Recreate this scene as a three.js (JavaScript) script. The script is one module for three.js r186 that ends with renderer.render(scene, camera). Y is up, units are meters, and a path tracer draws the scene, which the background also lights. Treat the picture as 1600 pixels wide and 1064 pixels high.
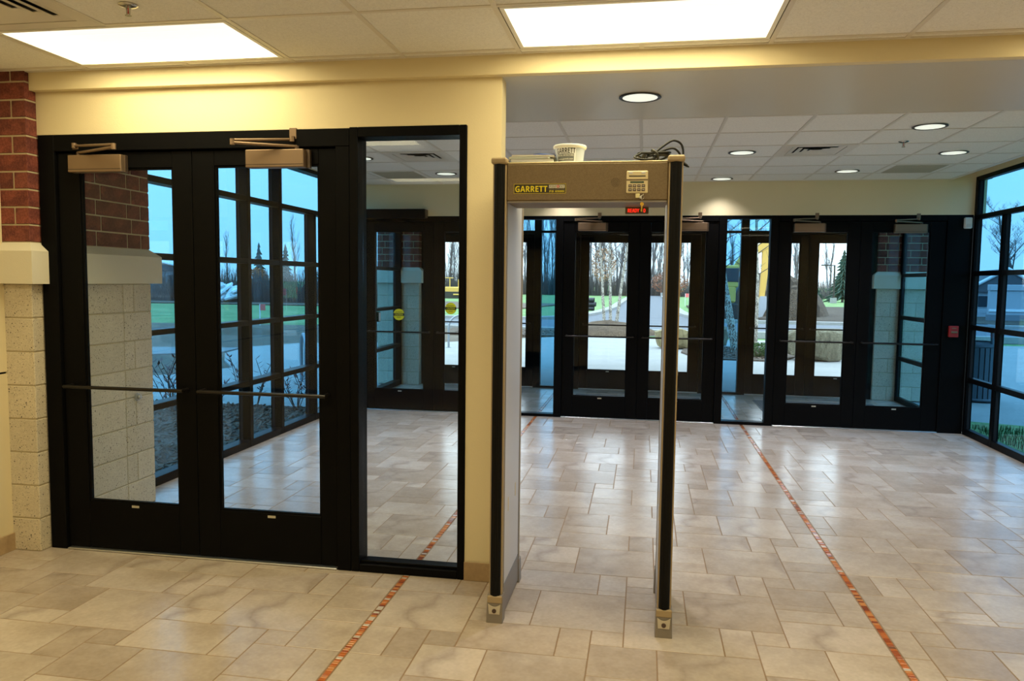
import * as THREE from 'three';
import { mergeGeometries, toCreasedNormals, mergeVertices } from 'three/addons/utils/BufferGeometryUtils.js';
import { RoundedBoxGeometry } from 'three/addons/geometries/RoundedBoxGeometry.js';
import { ConvexGeometry } from 'three/addons/geometries/ConvexGeometry.js';
import { RectAreaLightUniformsLib } from 'three/addons/lights/RectAreaLightUniformsLib.js';

// ---------------------------------------------------------------- camera, sky, exposure
const scene = new THREE.Scene();
const camera = new THREE.PerspectiveCamera(2 * Math.atan(532 / 1200) * 180 / Math.PI, 1600 / 1064, 0.05, 1200);
camera.position.set(0, 1.65, 0);
camera.rotation.order = 'YXZ';
camera.rotation.set(-4.437 * Math.PI / 180, 9.696 * Math.PI / 180, 0.678 * Math.PI / 180);
const renderer = new THREE.WebGLRenderer({ antialias: true });
renderer.toneMapping = THREE.LinearToneMapping;
renderer.toneMappingExposure = 1.0;
renderer.shadowMap.enabled = true;
RectAreaLightUniformsLib.init();

const TROFFER_POWER = 11.5, TROFFER_COLOR = [1, 0.85, 0.46];
const DOWN_POWER = 7, DOWN_COLOR = [1, 0.97, 0.98];
const SKY_LEVEL = 3.0;

// ---------------------------------------------------------------- random numbers and noise
function rng(seed) { let a = seed >>> 0; return () => { a = (a + 0x6D2B79F5) | 0; let t = Math.imul(a ^ (a >>> 15), 1 | a); t = (t + Math.imul(t ^ (t >>> 7), 61 | t)) ^ t; return ((t ^ (t >>> 14)) >>> 0) / 4294967296; }; }
const mixN = (a, b, t) => a + (b - a) * t;
const clamp = (x, a = 0, b = 1) => Math.min(b, Math.max(a, x));
const smooth = (a, b, x) => { const t = clamp((x - a) / (b - a)); return t * t * (3 - 2 * t); };
function hash2(x, y, s) { let h = Math.imul(x, 374761393) ^ Math.imul(y, 668265263) ^ Math.imul(s, 2147483647 ^ 0x1b873593); h = Math.imul(h ^ (h >>> 13), 1274126177); return ((h ^ (h >>> 16)) >>> 0) / 4294967296; }
function vnoise(x, y, p, s) {                       // value noise, period p cells
  const xi = Math.floor(x), yi = Math.floor(y), fx = x - xi, fy = y - yi, u = fx * fx * (3 - 2 * fx), v = fy * fy * (3 - 2 * fy);
  const w = (n) => ((n % p) + p) % p;
  const a = hash2(w(xi), w(yi), s), b = hash2(w(xi + 1), w(yi), s), c = hash2(w(xi), w(yi + 1), s), d = hash2(w(xi + 1), w(yi + 1), s);
  return mixN(mixN(a, b, u), mixN(c, d, u), v);
}
function fbm(x, y, p, oct, s) { let v = 0, a = 0.5, t = 0; for (let i = 0; i < oct; i++) { v += a * vnoise(x * p, y * p, p, s + i * 17); t += a; a *= 0.5; p *= 2; } return v / t; }
function dataTex(size, fn, srgb = true, h = size) {
  const d = new Uint8Array(size * h * 4);
  for (let y = 0; y < h; y++) for (let x = 0; x < size; x++) { const c = fn(x / size, y / h, x, y), k = (y * size + x) * 4; d[k] = clamp(c[0], 0, 255); d[k + 1] = clamp(c[1], 0, 255); d[k + 2] = clamp(c[2], 0, 255); d[k + 3] = 255; }
  const t = new THREE.DataTexture(d, size, h); t.wrapS = t.wrapT = THREE.RepeatWrapping; t.magFilter = THREE.LinearFilter; t.minFilter = THREE.LinearMipmapLinearFilter; t.generateMipmaps = true;
  if (srgb) t.colorSpace = THREE.SRGBColorSpace; t.needsUpdate = true; return t;
}
const rep = (t, r, r2 = r) => { const c = t.clone(); c.repeat.set(r, r2); c.needsUpdate = true; return c; };
const lerpC = (a, b, t) => [mixN(a[0], b[0], t), mixN(a[1], b[1], t), mixN(a[2], b[2], t)];

// overcast sky with soft cloud banks
{
  const W = 1024, H = 512, d = new Float32Array(W * H * 4);
  for (let y = 0; y < H; y++) { const el = ((y + 0.5) / H - 0.5) * Math.PI;
    for (let x = 0; x < W; x++) {
      const up = Math.max(0, Math.sin(el)), k = (y * W + x) * 4;
      const cl = smooth(0.38, 0.66, fbm(x / W, y / H * 1.6, 8, 5, 91)) * 0.65 + 0.35 * smooth(0.3, 0.7, fbm(x / W, y / H * 3, 16, 4, 7));
      const hz = Math.pow(1 - up, 6);
      const clear = [mixN(0.60, 0.80, hz), mixN(0.86, 0.96, hz), mixN(1.12, 1.10, hz)], cloud = [0.98, 1.04, 1.12], lift = (1 + 2 * up) / 1.6;   // the zenith of an overcast sky is brighter than its horizon
      for (let c = 0; c < 3; c++) d[k + c] = el < 0 ? 0.35 : mixN(clear[c], cloud[c], cl * 0.6) * mixN(1, lift, 0.75);
      d[k + 3] = 1;
    } }
  const t = new THREE.DataTexture(d, W, H, THREE.RGBAFormat, THREE.FloatType);
  t.mapping = THREE.EquirectangularReflectionMapping; t.magFilter = THREE.LinearFilter; t.needsUpdate = true;
  scene.background = t; scene.backgroundIntensity = SKY_LEVEL;
}

// ---------------------------------------------------------------- helpers
const names = {};
function numbered(n) { if (!(n in names)) { names[n] = 0; return n; } names[n]++; return n + '_' + String(names[n]).padStart(3, '0'); }
function thing(name, label, category, pos = [0, 0, 0], extra = {}) {
  const o = new THREE.Group(); o.name = numbered(name); o.position.set(...pos); o.userData = { label, category };
  if (extra.group) o.userData.group = extra.group; if (extra.kind) o.userData.kind = extra.kind;
  if (extra.turn) o.rotation.y = extra.turn;
  scene.add(o); return o;
}
const S = { kind: 'structure' };
function worldOf(p) { const v = new THREE.Vector3(); for (let o = p; o && o !== scene; o = o.parent) v.add(o.position); return v; }
function part(name, geo, mat, parent, label) {      // geometry given in world metres; stored relative to its thing
  const w = worldOf(parent); const g = Array.isArray(geo) ? mergeGeometries(geo.map(x => x.index ? x.toNonIndexed() : x)) : geo;
  g.translate(-w.x, -w.y, -w.z);
  const m = new THREE.Mesh(g, mat); m.name = name; m.castShadow = m.receiveShadow = true; if (label) m.userData.label = label; parent.add(m); return m;
}
function localPart(name, geo, mat, parent, pos, rot) { // geometry shared, placed relative to the parent
  const m = new THREE.Mesh(geo, mat); m.name = name; m.castShadow = m.receiveShadow = true; if (pos) m.position.set(...pos); if (rot) m.rotation.set(...rot); parent.add(m); return m;
}
function single(name, geo, mat, label, category, base, extra = {}) {   // a thing that is one mesh
  const g = Array.isArray(geo) ? mergeGeometries(geo.map(x => x.index ? x.toNonIndexed() : x)) : geo;
  g.translate(-base[0], -base[1], -base[2]);
  const m = new THREE.Mesh(g, mat); m.name = numbered(name); m.position.set(...base); m.castShadow = m.receiveShadow = true; m.userData = { label, category };
  if (extra.group) m.userData.group = extra.group; if (extra.kind) m.userData.kind = extra.kind; scene.add(m); return m;
}
// box from extents with chamfer c, uv in metres by face; du,dv shift the pattern
function cbox(x0, x1, y0, y1, z0, z1, c = 0, du = 0, dv = 0) {
  if (x1 < x0) [x0, x1] = [x1, x0]; if (y1 < y0) [y0, y1] = [y1, y0]; if (z1 < z0) [z0, z1] = [z1, z0];
  c = Math.min(c, (x1 - x0) / 2.01, (y1 - y0) / 2.01, (z1 - z0) / 2.01);
  const P = [], N = [], U = [], lo = [x0, y0, z0], hi = [x1, y1, z1];
  const uv = (p, n) => { const a = n.map(Math.abs); return a[1] >= a[0] && a[1] >= a[2] ? [p[0] + du, -p[2] + dv] : a[0] >= a[2] ? [-p[2] + du, p[1] + dv] : [p[0] + du, p[1] + dv]; };
  const quad = (a, b, d, e, n) => { for (const p of [a, b, d, a, d, e]) { P.push(...p); N.push(...n); U.push(...uv(p, n)); } };
  const pt = (axis, side, i, s1, j, s2) => { const p = [0, 0, 0]; p[axis] = side > 0 ? hi[axis] : lo[axis]; p[i] = s1 > 0 ? hi[i] - c : lo[i] + c; p[j] = s2 > 0 ? hi[j] - c : lo[j] + c; return p; };
  for (let ax = 0; ax < 3; ax++) { const i = (ax + 1) % 3, j = (ax + 2) % 3;
    for (const s of [-1, 1]) { const n = [0, 0, 0]; n[ax] = s; const q = [pt(ax, s, i, -1, j, -1), pt(ax, s, i, 1, j, -1), pt(ax, s, i, 1, j, 1), pt(ax, s, i, -1, j, 1)]; if (s < 0) q.reverse(); quad(...q, n); } }
  if (c > 0) {
    for (let ax = 0; ax < 3; ax++) { const i = (ax + 1) % 3, j = (ax + 2) % 3;   // edges along ax
      for (const si of [-1, 1]) for (const sj of [-1, 1]) {
        const A = (s, onI) => { const p = [0, 0, 0]; p[ax] = s > 0 ? hi[ax] - c : lo[ax] + c; p[i] = si > 0 ? hi[i] - (onI ? 0 : c) : lo[i] + (onI ? 0 : c); p[j] = sj > 0 ? hi[j] - (onI ? c : 0) : lo[j] + (onI ? c : 0); return p; };
        const n = [0, 0, 0]; n[i] = si * 0.7071; n[j] = sj * 0.7071; let q = [A(-1, true), A(1, true), A(1, false), A(-1, false)]; if (si * sj > 0) { } else q.reverse();
        quad(q[3], q[2], q[1], q[0], n); } }
    for (const sx of [-1, 1]) for (const sy of [-1, 1]) for (const sz of [-1, 1]) {
      const X = sx > 0 ? hi[0] : lo[0], Y = sy > 0 ? hi[1] : lo[1], Z = sz > 0 ? hi[2] : lo[2], n = [sx * 0.577, sy * 0.577, sz * 0.577];
      let t = [[X, Y - sy * c, Z - sz * c], [X - sx * c, Y, Z - sz * c], [X - sx * c, Y - sy * c, Z]]; if (sx * sy * sz < 0) t.reverse();
      for (const p of t) { P.push(...p); N.push(...n); U.push(...uv(p, n)); } }
  }
  const g = new THREE.BufferGeometry(); g.setAttribute('position', new THREE.Float32BufferAttribute(P, 3)); g.setAttribute('normal', new THREE.Float32BufferAttribute(N, 3)); g.setAttribute('uv', new THREE.Float32BufferAttribute(U, 2)); return g;
}
function bare(g) { const n = g.index ? g.toNonIndexed() : g; return n; }
function merge(list) { return mergeGeometries(list.map(bare)); }
const V = (x, y, z) => new THREE.Vector3(x, y, z);
function rod(a, b, r0, r1 = r0, sides = 10, caps = true) {
  const A = V(...a), B = V(...b), d = B.clone().sub(A), L = d.length();
  const g = new THREE.CylinderGeometry(r1, r0, L, sides, 1, !caps); g.translate(0, L / 2, 0);
  g.applyQuaternion(new THREE.Quaternion().setFromUnitVectors(V(0, 1, 0), d.normalize())); g.translate(A.x, A.y, A.z); return g.toNonIndexed();
}
function tube(pts, r, seg = 40, sides = 8, closed = false) { return new THREE.TubeGeometry(new THREE.CatmullRomCurve3(pts.map(p => V(...p)), closed), seg, r, sides, closed).toNonIndexed(); }
function disc(x, y, z, r, h, sides = 32) { const g = new THREE.CylinderGeometry(r, r, h, sides); g.translate(x, y, z); return g.toNonIndexed(); }
function lathe(prof, x, y, z, sides = 40) { const g = new THREE.LatheGeometry(prof.map(p => new THREE.Vector2(p[0], p[1])), sides); g.translate(x, y, z); return g.toNonIndexed(); }
function boxUV(g, k = 1) {                           // uv in metres by facing, for free shapes
  const p = g.attributes.position, n = g.attributes.normal, u = new Float32Array(p.count * 2);
  for (let i = 0; i < p.count; i++) { const a = Math.abs(n.getX(i)), b = Math.abs(n.getY(i)), c = Math.abs(n.getZ(i)); const x = p.getX(i), y = p.getY(i), z = p.getZ(i);
    if (b >= a && b >= c) { u[i * 2] = x * k; u[i * 2 + 1] = -z * k; } else if (a >= c) { u[i * 2] = -z * k; u[i * 2 + 1] = y * k; } else { u[i * 2] = x * k; u[i * 2 + 1] = y * k; } }
  g.setAttribute('uv', new THREE.BufferAttribute(u, 2)); return g;
}
function slab(pts, y0, y1, holes = []) {             // flat piece of ground: outline in (x, z)
  const s = new THREE.Shape(pts.map(p => new THREE.Vector2(p[0], -p[1])));
  for (const h of holes) s.holes.push(new THREE.Path(h.map(p => new THREE.Vector2(p[0], -p[1]))));
  const g = new THREE.ExtrudeGeometry(s, { depth: y1 - y0, bevelEnabled: false }); g.rotateX(-Math.PI / 2); g.translate(0, y0, 0); g.computeVertexNormals(); return boxUV(g.index ? g.toNonIndexed() : g);
}
function std(o) { return new THREE.MeshStandardMaterial(o); }
function phys(o) { return new THREE.MeshPhysicalMaterial(o); }
function sr(r, g, b) { return new THREE.Color(r / 255, g / 255, b / 255).convertSRGBToLinear(); }

// ---------------------------------------------------------------- materials
const stoneTex = dataTex(1024, (u, v) => {
  const a = fbm(u, v, 4, 6, 11), w = fbm(u + 0.11 * a, v + 0.13 * a, 3, 5, 29), f = 0.6 * fbm(u, v, 24, 4, 5) + 0.4 * fbm(u, v, 128, 2, 6);
  const vein = Math.pow(1 - Math.abs(2 * fbm(u + 0.15 * w, v * 1.0, 3, 5, 47) - 1), 9);
  let c = lerpC([209, 195, 174], [184, 168, 146], smooth(0.3, 0.8, w)); c = lerpC(c, [213, 203, 187], smooth(0.35, 0.8, a) * 0.5); c = lerpC(c, [150, 134, 118], vein * 0.45);
  const k = (f - 0.5) * 30; return [c[0] + k, c[1] + k, c[2] + k];
});
const stoneBump = dataTex(512, (u, v) => { const k = 255 * (0.6 * fbm(u, v, 8, 5, 61) + 0.4 * fbm(u, v, 64, 3, 3)); return [k, k, k]; }, false);
const stoneRough = dataTex(512, (u, v) => { const k = 255 * (0.72 + 0.28 * fbm(u, v, 6, 5, 83)); return [k, k, k]; }, false);
const tileMats = [[1, 1, 1], [0.965, 0.96, 0.95], [1.025, 1.02, 1.01], [0.985, 0.975, 0.96]].map(c => std({ color: new THREE.Color().setRGB(c[0] * 0.88, c[1] * 0.875, c[2] * 0.96), map: rep(stoneTex, 0.55), roughness: 0.27, roughnessMap: rep(stoneRough, 0.8), bumpMap: rep(stoneBump, 1.2), bumpScale: 0.0012 }));
const M = {};
M.grout = std({ color: sr(140, 114, 86), roughness: 0.9 });
M.stoneBase = std({ color: sr(232, 214, 186), map: rep(stoneTex, 0.7), roughness: 0.4 });
const paintBump = dataTex(256, (u, v) => { const k = 255 * fbm(u, v, 48, 3, 13); return [k, k, k]; }, false);
M.wall = std({ color: sr(222, 207, 168), roughness: 0.62, bumpMap: rep(paintBump, 4), bumpScale: 0.0004 });
M.soffit = std({ color: sr(206, 200, 184), roughness: 0.34, bumpMap: rep(paintBump, 4), bumpScale: 0.0003 });
const ceilTex = dataTex(512, (u, v) => { const f = fbm(u, v, 64, 3, 21), s = hash2(Math.floor(u * 230), Math.floor(v * 230), 4); const k = 232 + (f - 0.5) * 14 - (s > 0.965 ? 26 : 0); return [k, k * 0.992, k * 0.972]; });
const ceilBump = dataTex(512, (u, v) => { const k = 255 * fbm(u, v, 64, 3, 21); return [k, k, k]; }, false);
M.ceil = std({ map: rep(ceilTex, 1.7), bumpMap: rep(ceilBump, 1.7), bumpScale: 0.0008, roughness: 0.92 });
M.tee = std({ color: sr(214, 208, 198), roughness: 0.4 });
M.slabHidden = std({ color: sr(120, 116, 108), roughness: 0.9 });
const alumNoise = dataTex(256, (u, v) => { const k = 200 + 55 * fbm(u, v, 32, 3, 77); return [k, k, k]; }, false);
M.black = phys({ color: new THREE.Color().setRGB(0.0042, 0.0041, 0.0043), roughness: 0.4, roughnessMap: rep(alumNoise, 2), specularIntensity: 0.1 });
M.blackTube = std({ color: new THREE.Color().setRGB(0.012, 0.010, 0.009), roughness: 0.3, metalness: 0.4 });
M.gasket = phys({ color: new THREE.Color().setRGB(0.012, 0.0125, 0.014), roughness: 0.6, specularIntensity: 0.3 });
M.clear = phys({ color: new THREE.Color().setRGB(0.965, 0.985, 0.98), transmission: 1, thickness: 0, roughness: 0, ior: 1.5, specularIntensity: 0.3 });
M.tinted = phys({ color: new THREE.Color().setRGB(0.385, 0.63, 0.77), transmission: 1, thickness: 0, roughness: 0, ior: 1.5, specularIntensity: 0.55 });
M.alum = std({ color: sr(196, 198, 200), roughness: 0.28, metalness: 0.9 });
M.tag = std({ color: sr(205, 200, 185), roughness: 0.35, metalness: 0.6 });
M.bronze = std({ color: sr(130, 108, 86), roughness: 0.38, metalness: 0.55 });
M.bronzeDark = std({ color: sr(92, 76, 62), roughness: 0.36, metalness: 0.6 });
const brickTex = dataTex(512, (u, v) => { const a = fbm(u, v, 8, 5, 3), f = fbm(u, v, 96, 2, 8); const c = lerpC([126, 66, 52], [98, 47, 38], smooth(0.35, 0.65, a)); const k = (f - 0.5) * 44; return [c[0] + k, c[1] + k * 0.8, c[2] + k * 0.7]; });
const roughBump = dataTex(512, (u, v) => { const k = 255 * (0.5 * fbm(u, v, 16, 4, 9) + 0.5 * fbm(u, v, 128, 2, 19)); return [k, k, k]; }, false);
M.bricks = [[1, 1, 1], [0.84, 0.82, 0.82], [1.12, 1.06, 1.02]].map(c => std({ color: new THREE.Color().setRGB(...c), map: rep(brickTex, 1.5), bumpMap: rep(roughBump, 2), bumpScale: 0.003, roughness: 0.85 }));
M.mortar = std({ color: sr(186, 172, 140), roughness: 0.95, bumpMap: rep(roughBump, 3), bumpScale: 0.002 });
const blockTex = dataTex(1024, (u, v) => {
  const a = fbm(u, v, 8, 4, 31), f = fbm(u, v, 200, 2, 41); let c = lerpC([214, 203, 180], [200, 188, 164], a); const k = (f - 0.5) * 26; c = [c[0] + k, c[1] + k, c[2] + k];
  for (const [n, s, th, col] of [[90, 51, 0.90, [92, 82, 70]], [150, 57, 0.93, [120, 108, 92]], [64, 63, 0.95, [70, 64, 58]], [110, 71, 0.93, [232, 226, 212]]]) {
    const gx = u * n, gy = v * n, ix = Math.floor(gx), iy = Math.floor(gy), h = hash2(ix, iy, s); if (h > th) { const cx = 0.3 + 0.4 * hash2(ix, iy, s + 1), cy = 0.3 + 0.4 * hash2(ix, iy, s + 2), r = 0.16 + 0.2 * hash2(ix, iy, s + 3); const dd = Math.hypot(gx - ix - cx, (gy - iy - cy) * (0.7 + hash2(ix, iy, s + 4))); if (dd < r) c = lerpC(c, col, 0.8); } }
  return c;
});
M.block = [[1, 1, 1], [0.95, 0.945, 0.93], [1.03, 1.02, 1.0]].map(c => std({ color: new THREE.Color().setRGB(...c), map: rep(blockTex, 1.25), bumpMap: rep(roughBump, 2.5), bumpScale: 0.001, roughness: 0.8 }));
M.cap = std({ color: sr(216, 208, 186), bumpMap: rep(roughBump, 2), bumpScale: 0.001, roughness: 0.85 });
const concTex = dataTex(512, (u, v) => { const k = 148 + 18 * (fbm(u, v, 6, 5, 15) - 0.5) + 18 * (fbm(u, v, 96, 2, 25) - 0.5); return [k, k * 0.99, k * 0.965]; });
M.concrete = std({ map: rep(concTex, 0.5), roughness: 0.9 });
M.concreteDull = std({ color: sr(214, 216, 220), map: rep(concTex, 0.4), roughness: 0.9 });
const asphTex = dataTex(512, (u, v) => { const k = 98 + 16 * (fbm(u, v, 6, 4, 35) - 0.5) + 34 * (fbm(u, v, 128, 2, 45) - 0.5); return [k * 0.97, k, k * 1.06]; });
M.asphalt = std({ map: rep(asphTex, 0.4), roughness: 0.85 });
const grassTex = dataTex(512, (u, v) => { const a = fbm(u, v, 5, 5, 55), f = fbm(u, v, 128, 2, 65); let c = lerpC([90, 124, 70], [114, 142, 86], smooth(0.35, 0.7, a)); c = lerpC(c, [118, 116, 76], smooth(0.6, 0.8, fbm(u, v, 9, 4, 75)) * 0.5); const k = (f - 0.5) * 50; return [c[0] + k, c[1] + k, c[2] + k * 0.7]; });
M.grass = std({ map: rep(grassTex, 0.25), roughness: 1 });
const dirtTex = dataTex(512, (u, v) => { const a = fbm(u, v, 6, 6, 85), f = fbm(u, v, 90, 3, 95); const c = lerpC([84, 72, 61], [122, 110, 95], a); const k = (f - 0.5) * 62; return [c[0] + k, c[1] + k, c[2] + k]; });
M.dirt = std({ color: sr(190, 188, 186), map: rep(dirtTex, 0.25), bumpMap: rep(roughBump, 0.3), bumpScale: 0.1, roughness: 1 });
M.gravel = std({ color: sr(236, 232, 226), map: rep(dirtTex, 0.35), roughness: 1 });
const mulchTex = dataTex(512, (u, v) => { const a = fbm(u * 1, v, 10, 3, 105), f = fbm(u, v * 0.5, 128, 2, 115); const c = lerpC([58, 48, 42], [110, 96, 82], smooth(0.3, 0.7, f)); const k = (a - 0.5) * 30; return [c[0] + k, c[1] + k, c[2] + k]; });
M.mulch = std({ map: rep(mulchTex, 0.8), bumpMap: rep(roughBump, 1), bumpScale: 0.02, roughness: 1 });
M.chip = std({ color: 0xffffff, roughness: 1 });
const rockTex = dataTex(512, (u, v) => { const a = fbm(u, v, 5, 6, 125), f = fbm(u, v * 0.3, 60, 3, 135); const c = lerpC([142, 134, 112], [188, 180, 154], a); const k = (f - 0.5) * 70; return [c[0] + k, c[1] + k, c[2] + k * 0.9]; });
M.rock = std({ color: sr(178, 176, 170), map: rep(rockTex, 0.5), bumpMap: rep(roughBump, 0.7), bumpScale: 0.03, roughness: 0.95 });
const birchTex = dataTex(256, (u, v) => { const m = fbm(u * 1, v, 8, 4, 145), l = fbm(u, v, 32, 3, 155) * 0.6 + 0.4 * fbm(u, v * 1, 8, 2, 165); let c = lerpC([226, 218, 204], [200, 186, 166], m); const m2 = Math.max(smooth(0.55, 0.62, l), smooth(0.6, 0.68, fbm(u * 1, v, 16, 2, 175))); c = lerpC(c, [52, 42, 36], m2 * 0.9); return [c[0] * 0.95, c[1] * 0.95, c[2] * 0.95]; });
M.birch = std({ map: rep(birchTex, 2, 2), roughness: 0.9 });
M.twig = std({ color: sr(92, 80, 72), roughness: 1 });
M.bark = std({ color: sr(92, 86, 84), roughness: 1 });
M.barkHazed = std({ color: sr(118, 120, 126), roughness: 1 });  // bark with the grey-blue haze of distance painted into its colour
M.spruce = std({ color: sr(52, 78, 66), roughness: 1 });
M.autumn = std({ color: sr(188, 112, 62), roughness: 1 });
M.brush = std({ color: sr(98, 94, 92), roughness: 1 });
M.leafRed = phys({ color: sr(86, 40, 46), roughness: 0.55, side: THREE.DoubleSide });
M.leafGreen = std({ color: sr(60, 92, 44), roughness: 0.8, side: THREE.DoubleSide });
M.yellowMachine = std({ color: sr(222, 176, 84), roughness: 0.5 });
M.machineDark = std({ color: sr(52, 48, 44), roughness: 0.7 });
M.machineGlass = std({ color: sr(40, 52, 60), roughness: 0.15 });
M.steel = std({ color: sr(150, 156, 162), roughness: 0.4, metalness: 0.7 });
M.siding = std({ color: sr(168, 172, 178), roughness: 0.8 });
M.white = std({ color: sr(222, 224, 226), roughness: 0.6 });
M.roof = std({ color: sr(86, 86, 90), roughness: 0.9 });
M.trash = std({ color: sr(78, 88, 96), roughness: 0.55, metalness: 0.2 });
M.mat = std({ color: sr(92, 90, 90), roughness: 1, bumpMap: rep(roughBump, 6), bumpScale: 0.003 });
const bronzeTex = dataTex(256, (u, v) => { const f = fbm(u, v, 96, 2, 205), k = (f - 0.5) * 26; return [116 + k, 97 + k, 68 + k]; });
M.header = std({ map: rep(bronzeTex, 4), roughness: 0.55 });
M.tan = std({ color: sr(160, 140, 108), roughness: 0.5 });
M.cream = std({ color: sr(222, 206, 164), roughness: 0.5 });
M.panelGrey = std({ color: sr(206, 204, 206), roughness: 0.38 });
M.kick = std({ color: sr(136, 128, 120), roughness: 0.4, metalness: 0.3 });
M.rubber = phys({ color: new THREE.Color().setRGB(0.004, 0.004, 0.0045), roughness: 0.45, specularIntensity: 0.3 });
M.footFace = std({ color: sr(196, 186, 168), roughness: 0.45 });
M.button = std({ color: sr(74, 56, 48), roughness: 0.5 });

// ================================================================ SETTING
const ZF = -4.03, ZV = -9.23, ZO = -11.75, CL = 2.81, CV = 2.82, SOF = 2.71;
const XL = -3.705, XR = 3.70;

// ---------------------------------------------------------------- floors: modular stone tiles (cell of six tiles on a skewed lattice)
const UX = 0.15, UZ = 0.1412, X0 = -0.055, Z0 = -3.405;
const CELL = [[0, 0, 3, 3], [2, 3, 1, 2], [-1, 3, 3, 2], [-1, 6, 2, 2], [-1, 5, 2, 1], [3, 4, 1, 1]];
const STRIPS = [-1.272, 1.158], SW = 0.019;
const tileRects = [];
for (let a = -40; a <= 40; a++) for (let b = -40; b <= 40; b++) for (const [cx, cz, w, h] of CELL) {
  const n = -3 + a + 5 * b + cx, m = 1 + 5 * a + b + cz;
  const x0 = X0 + n * UX, x1 = x0 + w * UX, z1 = Z0 - m * UZ, z0 = z1 - h * UZ;
  if (x1 < -4.3 || x0 > 4.3 || z1 < -12.2 || z0 > 1.6) continue;
  const seed = hash2(n + 500, m + 500, 3);
  let spans = [[x0, x1]];
  for (const s of STRIPS) spans = spans.flatMap(([p, q]) => (q <= s - SW || p >= s + SW) ? [[p, q]] : [[p, s - SW], [s + SW, q]].filter(([i, j]) => j - i > 0.012));
  for (const [p, q] of spans) tileRects.push([p, q, z0, z1, seed]);
}
const tileCache = {};
function tileGeo(w, d, variant) {                    // a tile with an arrised top edge, 9 mm thick; uv shifted per variant
  const key = w.toFixed(3) + '/' + d.toFixed(3) + '/' + variant;
  return tileCache[key] ??= cbox(-w / 2, w / 2, -0.009, 0, -d / 2, d / 2, 0.0016, (variant * 0.377) % 1.8, (variant * 0.613) % 1.8);
}
function makeFloor(name, label, x0, x1, z0, z1, partsFor, most) {
  const f = thing(name, label, 'floor', [(x0 + x1) / 2, 0, (z0 + z1) / 2], S);
  part('screed', cbox(x0, x1, -0.12, -0.0022, z0, z1), M.grout, f, 'brown grout between the floor tiles');
  const J = 0.0026; let list = [];
  for (const [a, b, c, d, s] of tileRects) {
    const p = Math.max(a + J, x0 + 0.001), q = Math.min(b - J, x1 - 0.001), r = Math.max(c + J, z0 + 0.001), t = Math.min(d - J, z1 - 0.001);
    if (q - p < 0.01 || t - r < 0.01) continue; list.push([p, q, r, t, s]);
  }
  list.sort((i, j) => (j[2] + j[3]) - (i[2] + i[3]));
  const own = list.filter(partsFor).sort((i, j) => (i[2] + i[3] > j[2] + j[3] ? -1 : 1)).slice(0, most), set = new Set(own), rest = [[], [], [], []];
  for (const t of list) { const [p, q, r, u, s] = t, v = Math.floor(s * 997) % 7, k = Math.floor(s * 7919) % 4, lift = (hash2(Math.floor(s * 1e6), 1, 2) - 0.5) * 0.0006;
    if (set.has(t)) { const m = localPart('tile', tileGeo(q - p, u - r, v), tileMats[k], f, [(p + q) / 2 - f.position.x, lift, (r + u) / 2 - f.position.z]); }
    else { const g = tileGeo(q - p, u - r, v).clone(); g.translate((p + q) / 2 - f.position.x, lift, (r + u) / 2 - f.position.z); rest[k].push(g); } }
  const all = rest.filter(r => r.length);
  all.forEach((r, i) => { const m = localPart('further_tiles', mergeGeometries(r), tileMats[rest.indexOf(r)], f); m.userData.kind = 'stuff'; });
  return f;
}
const inSight = ([p, q, r, t]) => { const z = -(r + t) / 2, x = (p + q) / 2; return z > 2.3 && x < 0.62 * z + 0.3 && x > -1.02 * z - 0.3; };
makeFloor('floor', 'warm beige modular stone tile floor of the lobby in front of the doors', XL - 0.2, XR + 0.2, -4.03, 3.0, inSight, 300);
makeFloor('floor_001', 'pale stone tile floor of the glazed entrance hall between two door rows', -3.9, 3.7, -9.29, -4.03, inSight, 300);
makeFloor('floor_002', 'stone tile floor of the outer airlock behind the far doors', -3.9, 3.7, -11.9, -9.29, () => false, 0);

// mosaic inlay strips
const mosaicMats = [[186, 106, 56], [158, 82, 46], [200, 134, 80], [138, 72, 48], [196, 186, 178], [124, 82, 62]].map(c => std({ color: sr(...c), roughness: 0.16, metalness: 0.0 }));
STRIPS.forEach((sx, i) => {
  const st = thing('trim_' + (10 + i), i ? 'thin orange glass mosaic strip in the floor running to the right far sidelight' : 'thin orange glass mosaic strip in the floor passing under the front sidelight', 'mosaic strip', [sx, 0, -6], S);
  const r = rng(77 + i), P = 0.0205, rest = mosaicMats.map(() => []); let count = 0;
  const geo = cbox(-0.0145, 0.0145, -0.008, 0, -P / 2 + 0.0011, P / 2 - 0.0011, 0.0012);
  for (let z = 0.5; z > -11.85; z -= P) {
    const q = r(), k = q < 0.34 ? 0 : q < 0.55 ? 1 : q < 0.74 ? 2 : q < 0.86 ? 3 : q < 0.94 ? 4 : 5, dy = (r() - 0.5) * 0.0008, tilt = (r() - 0.5) * 0.09, tilt2 = (r() - 0.5) * 0.06;
    if (z < -2.5 && z > -5.6 && count < 300) { localPart('mosaic_piece', geo, mosaicMats[k], st, [0, dy, z + 6], [tilt, 0, tilt2]); count++; }
    else { const g = geo.clone(); g.rotateX(tilt); g.rotateZ(tilt2); g.translate(0, dy, z + 6); rest[k].push(g); }
  }
  rest.forEach((l, k) => { if (l.length) localPart('further_mosaic', mergeGeometries(l), mosaicMats[k], st).userData.kind = 'stuff'; });
});

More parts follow.
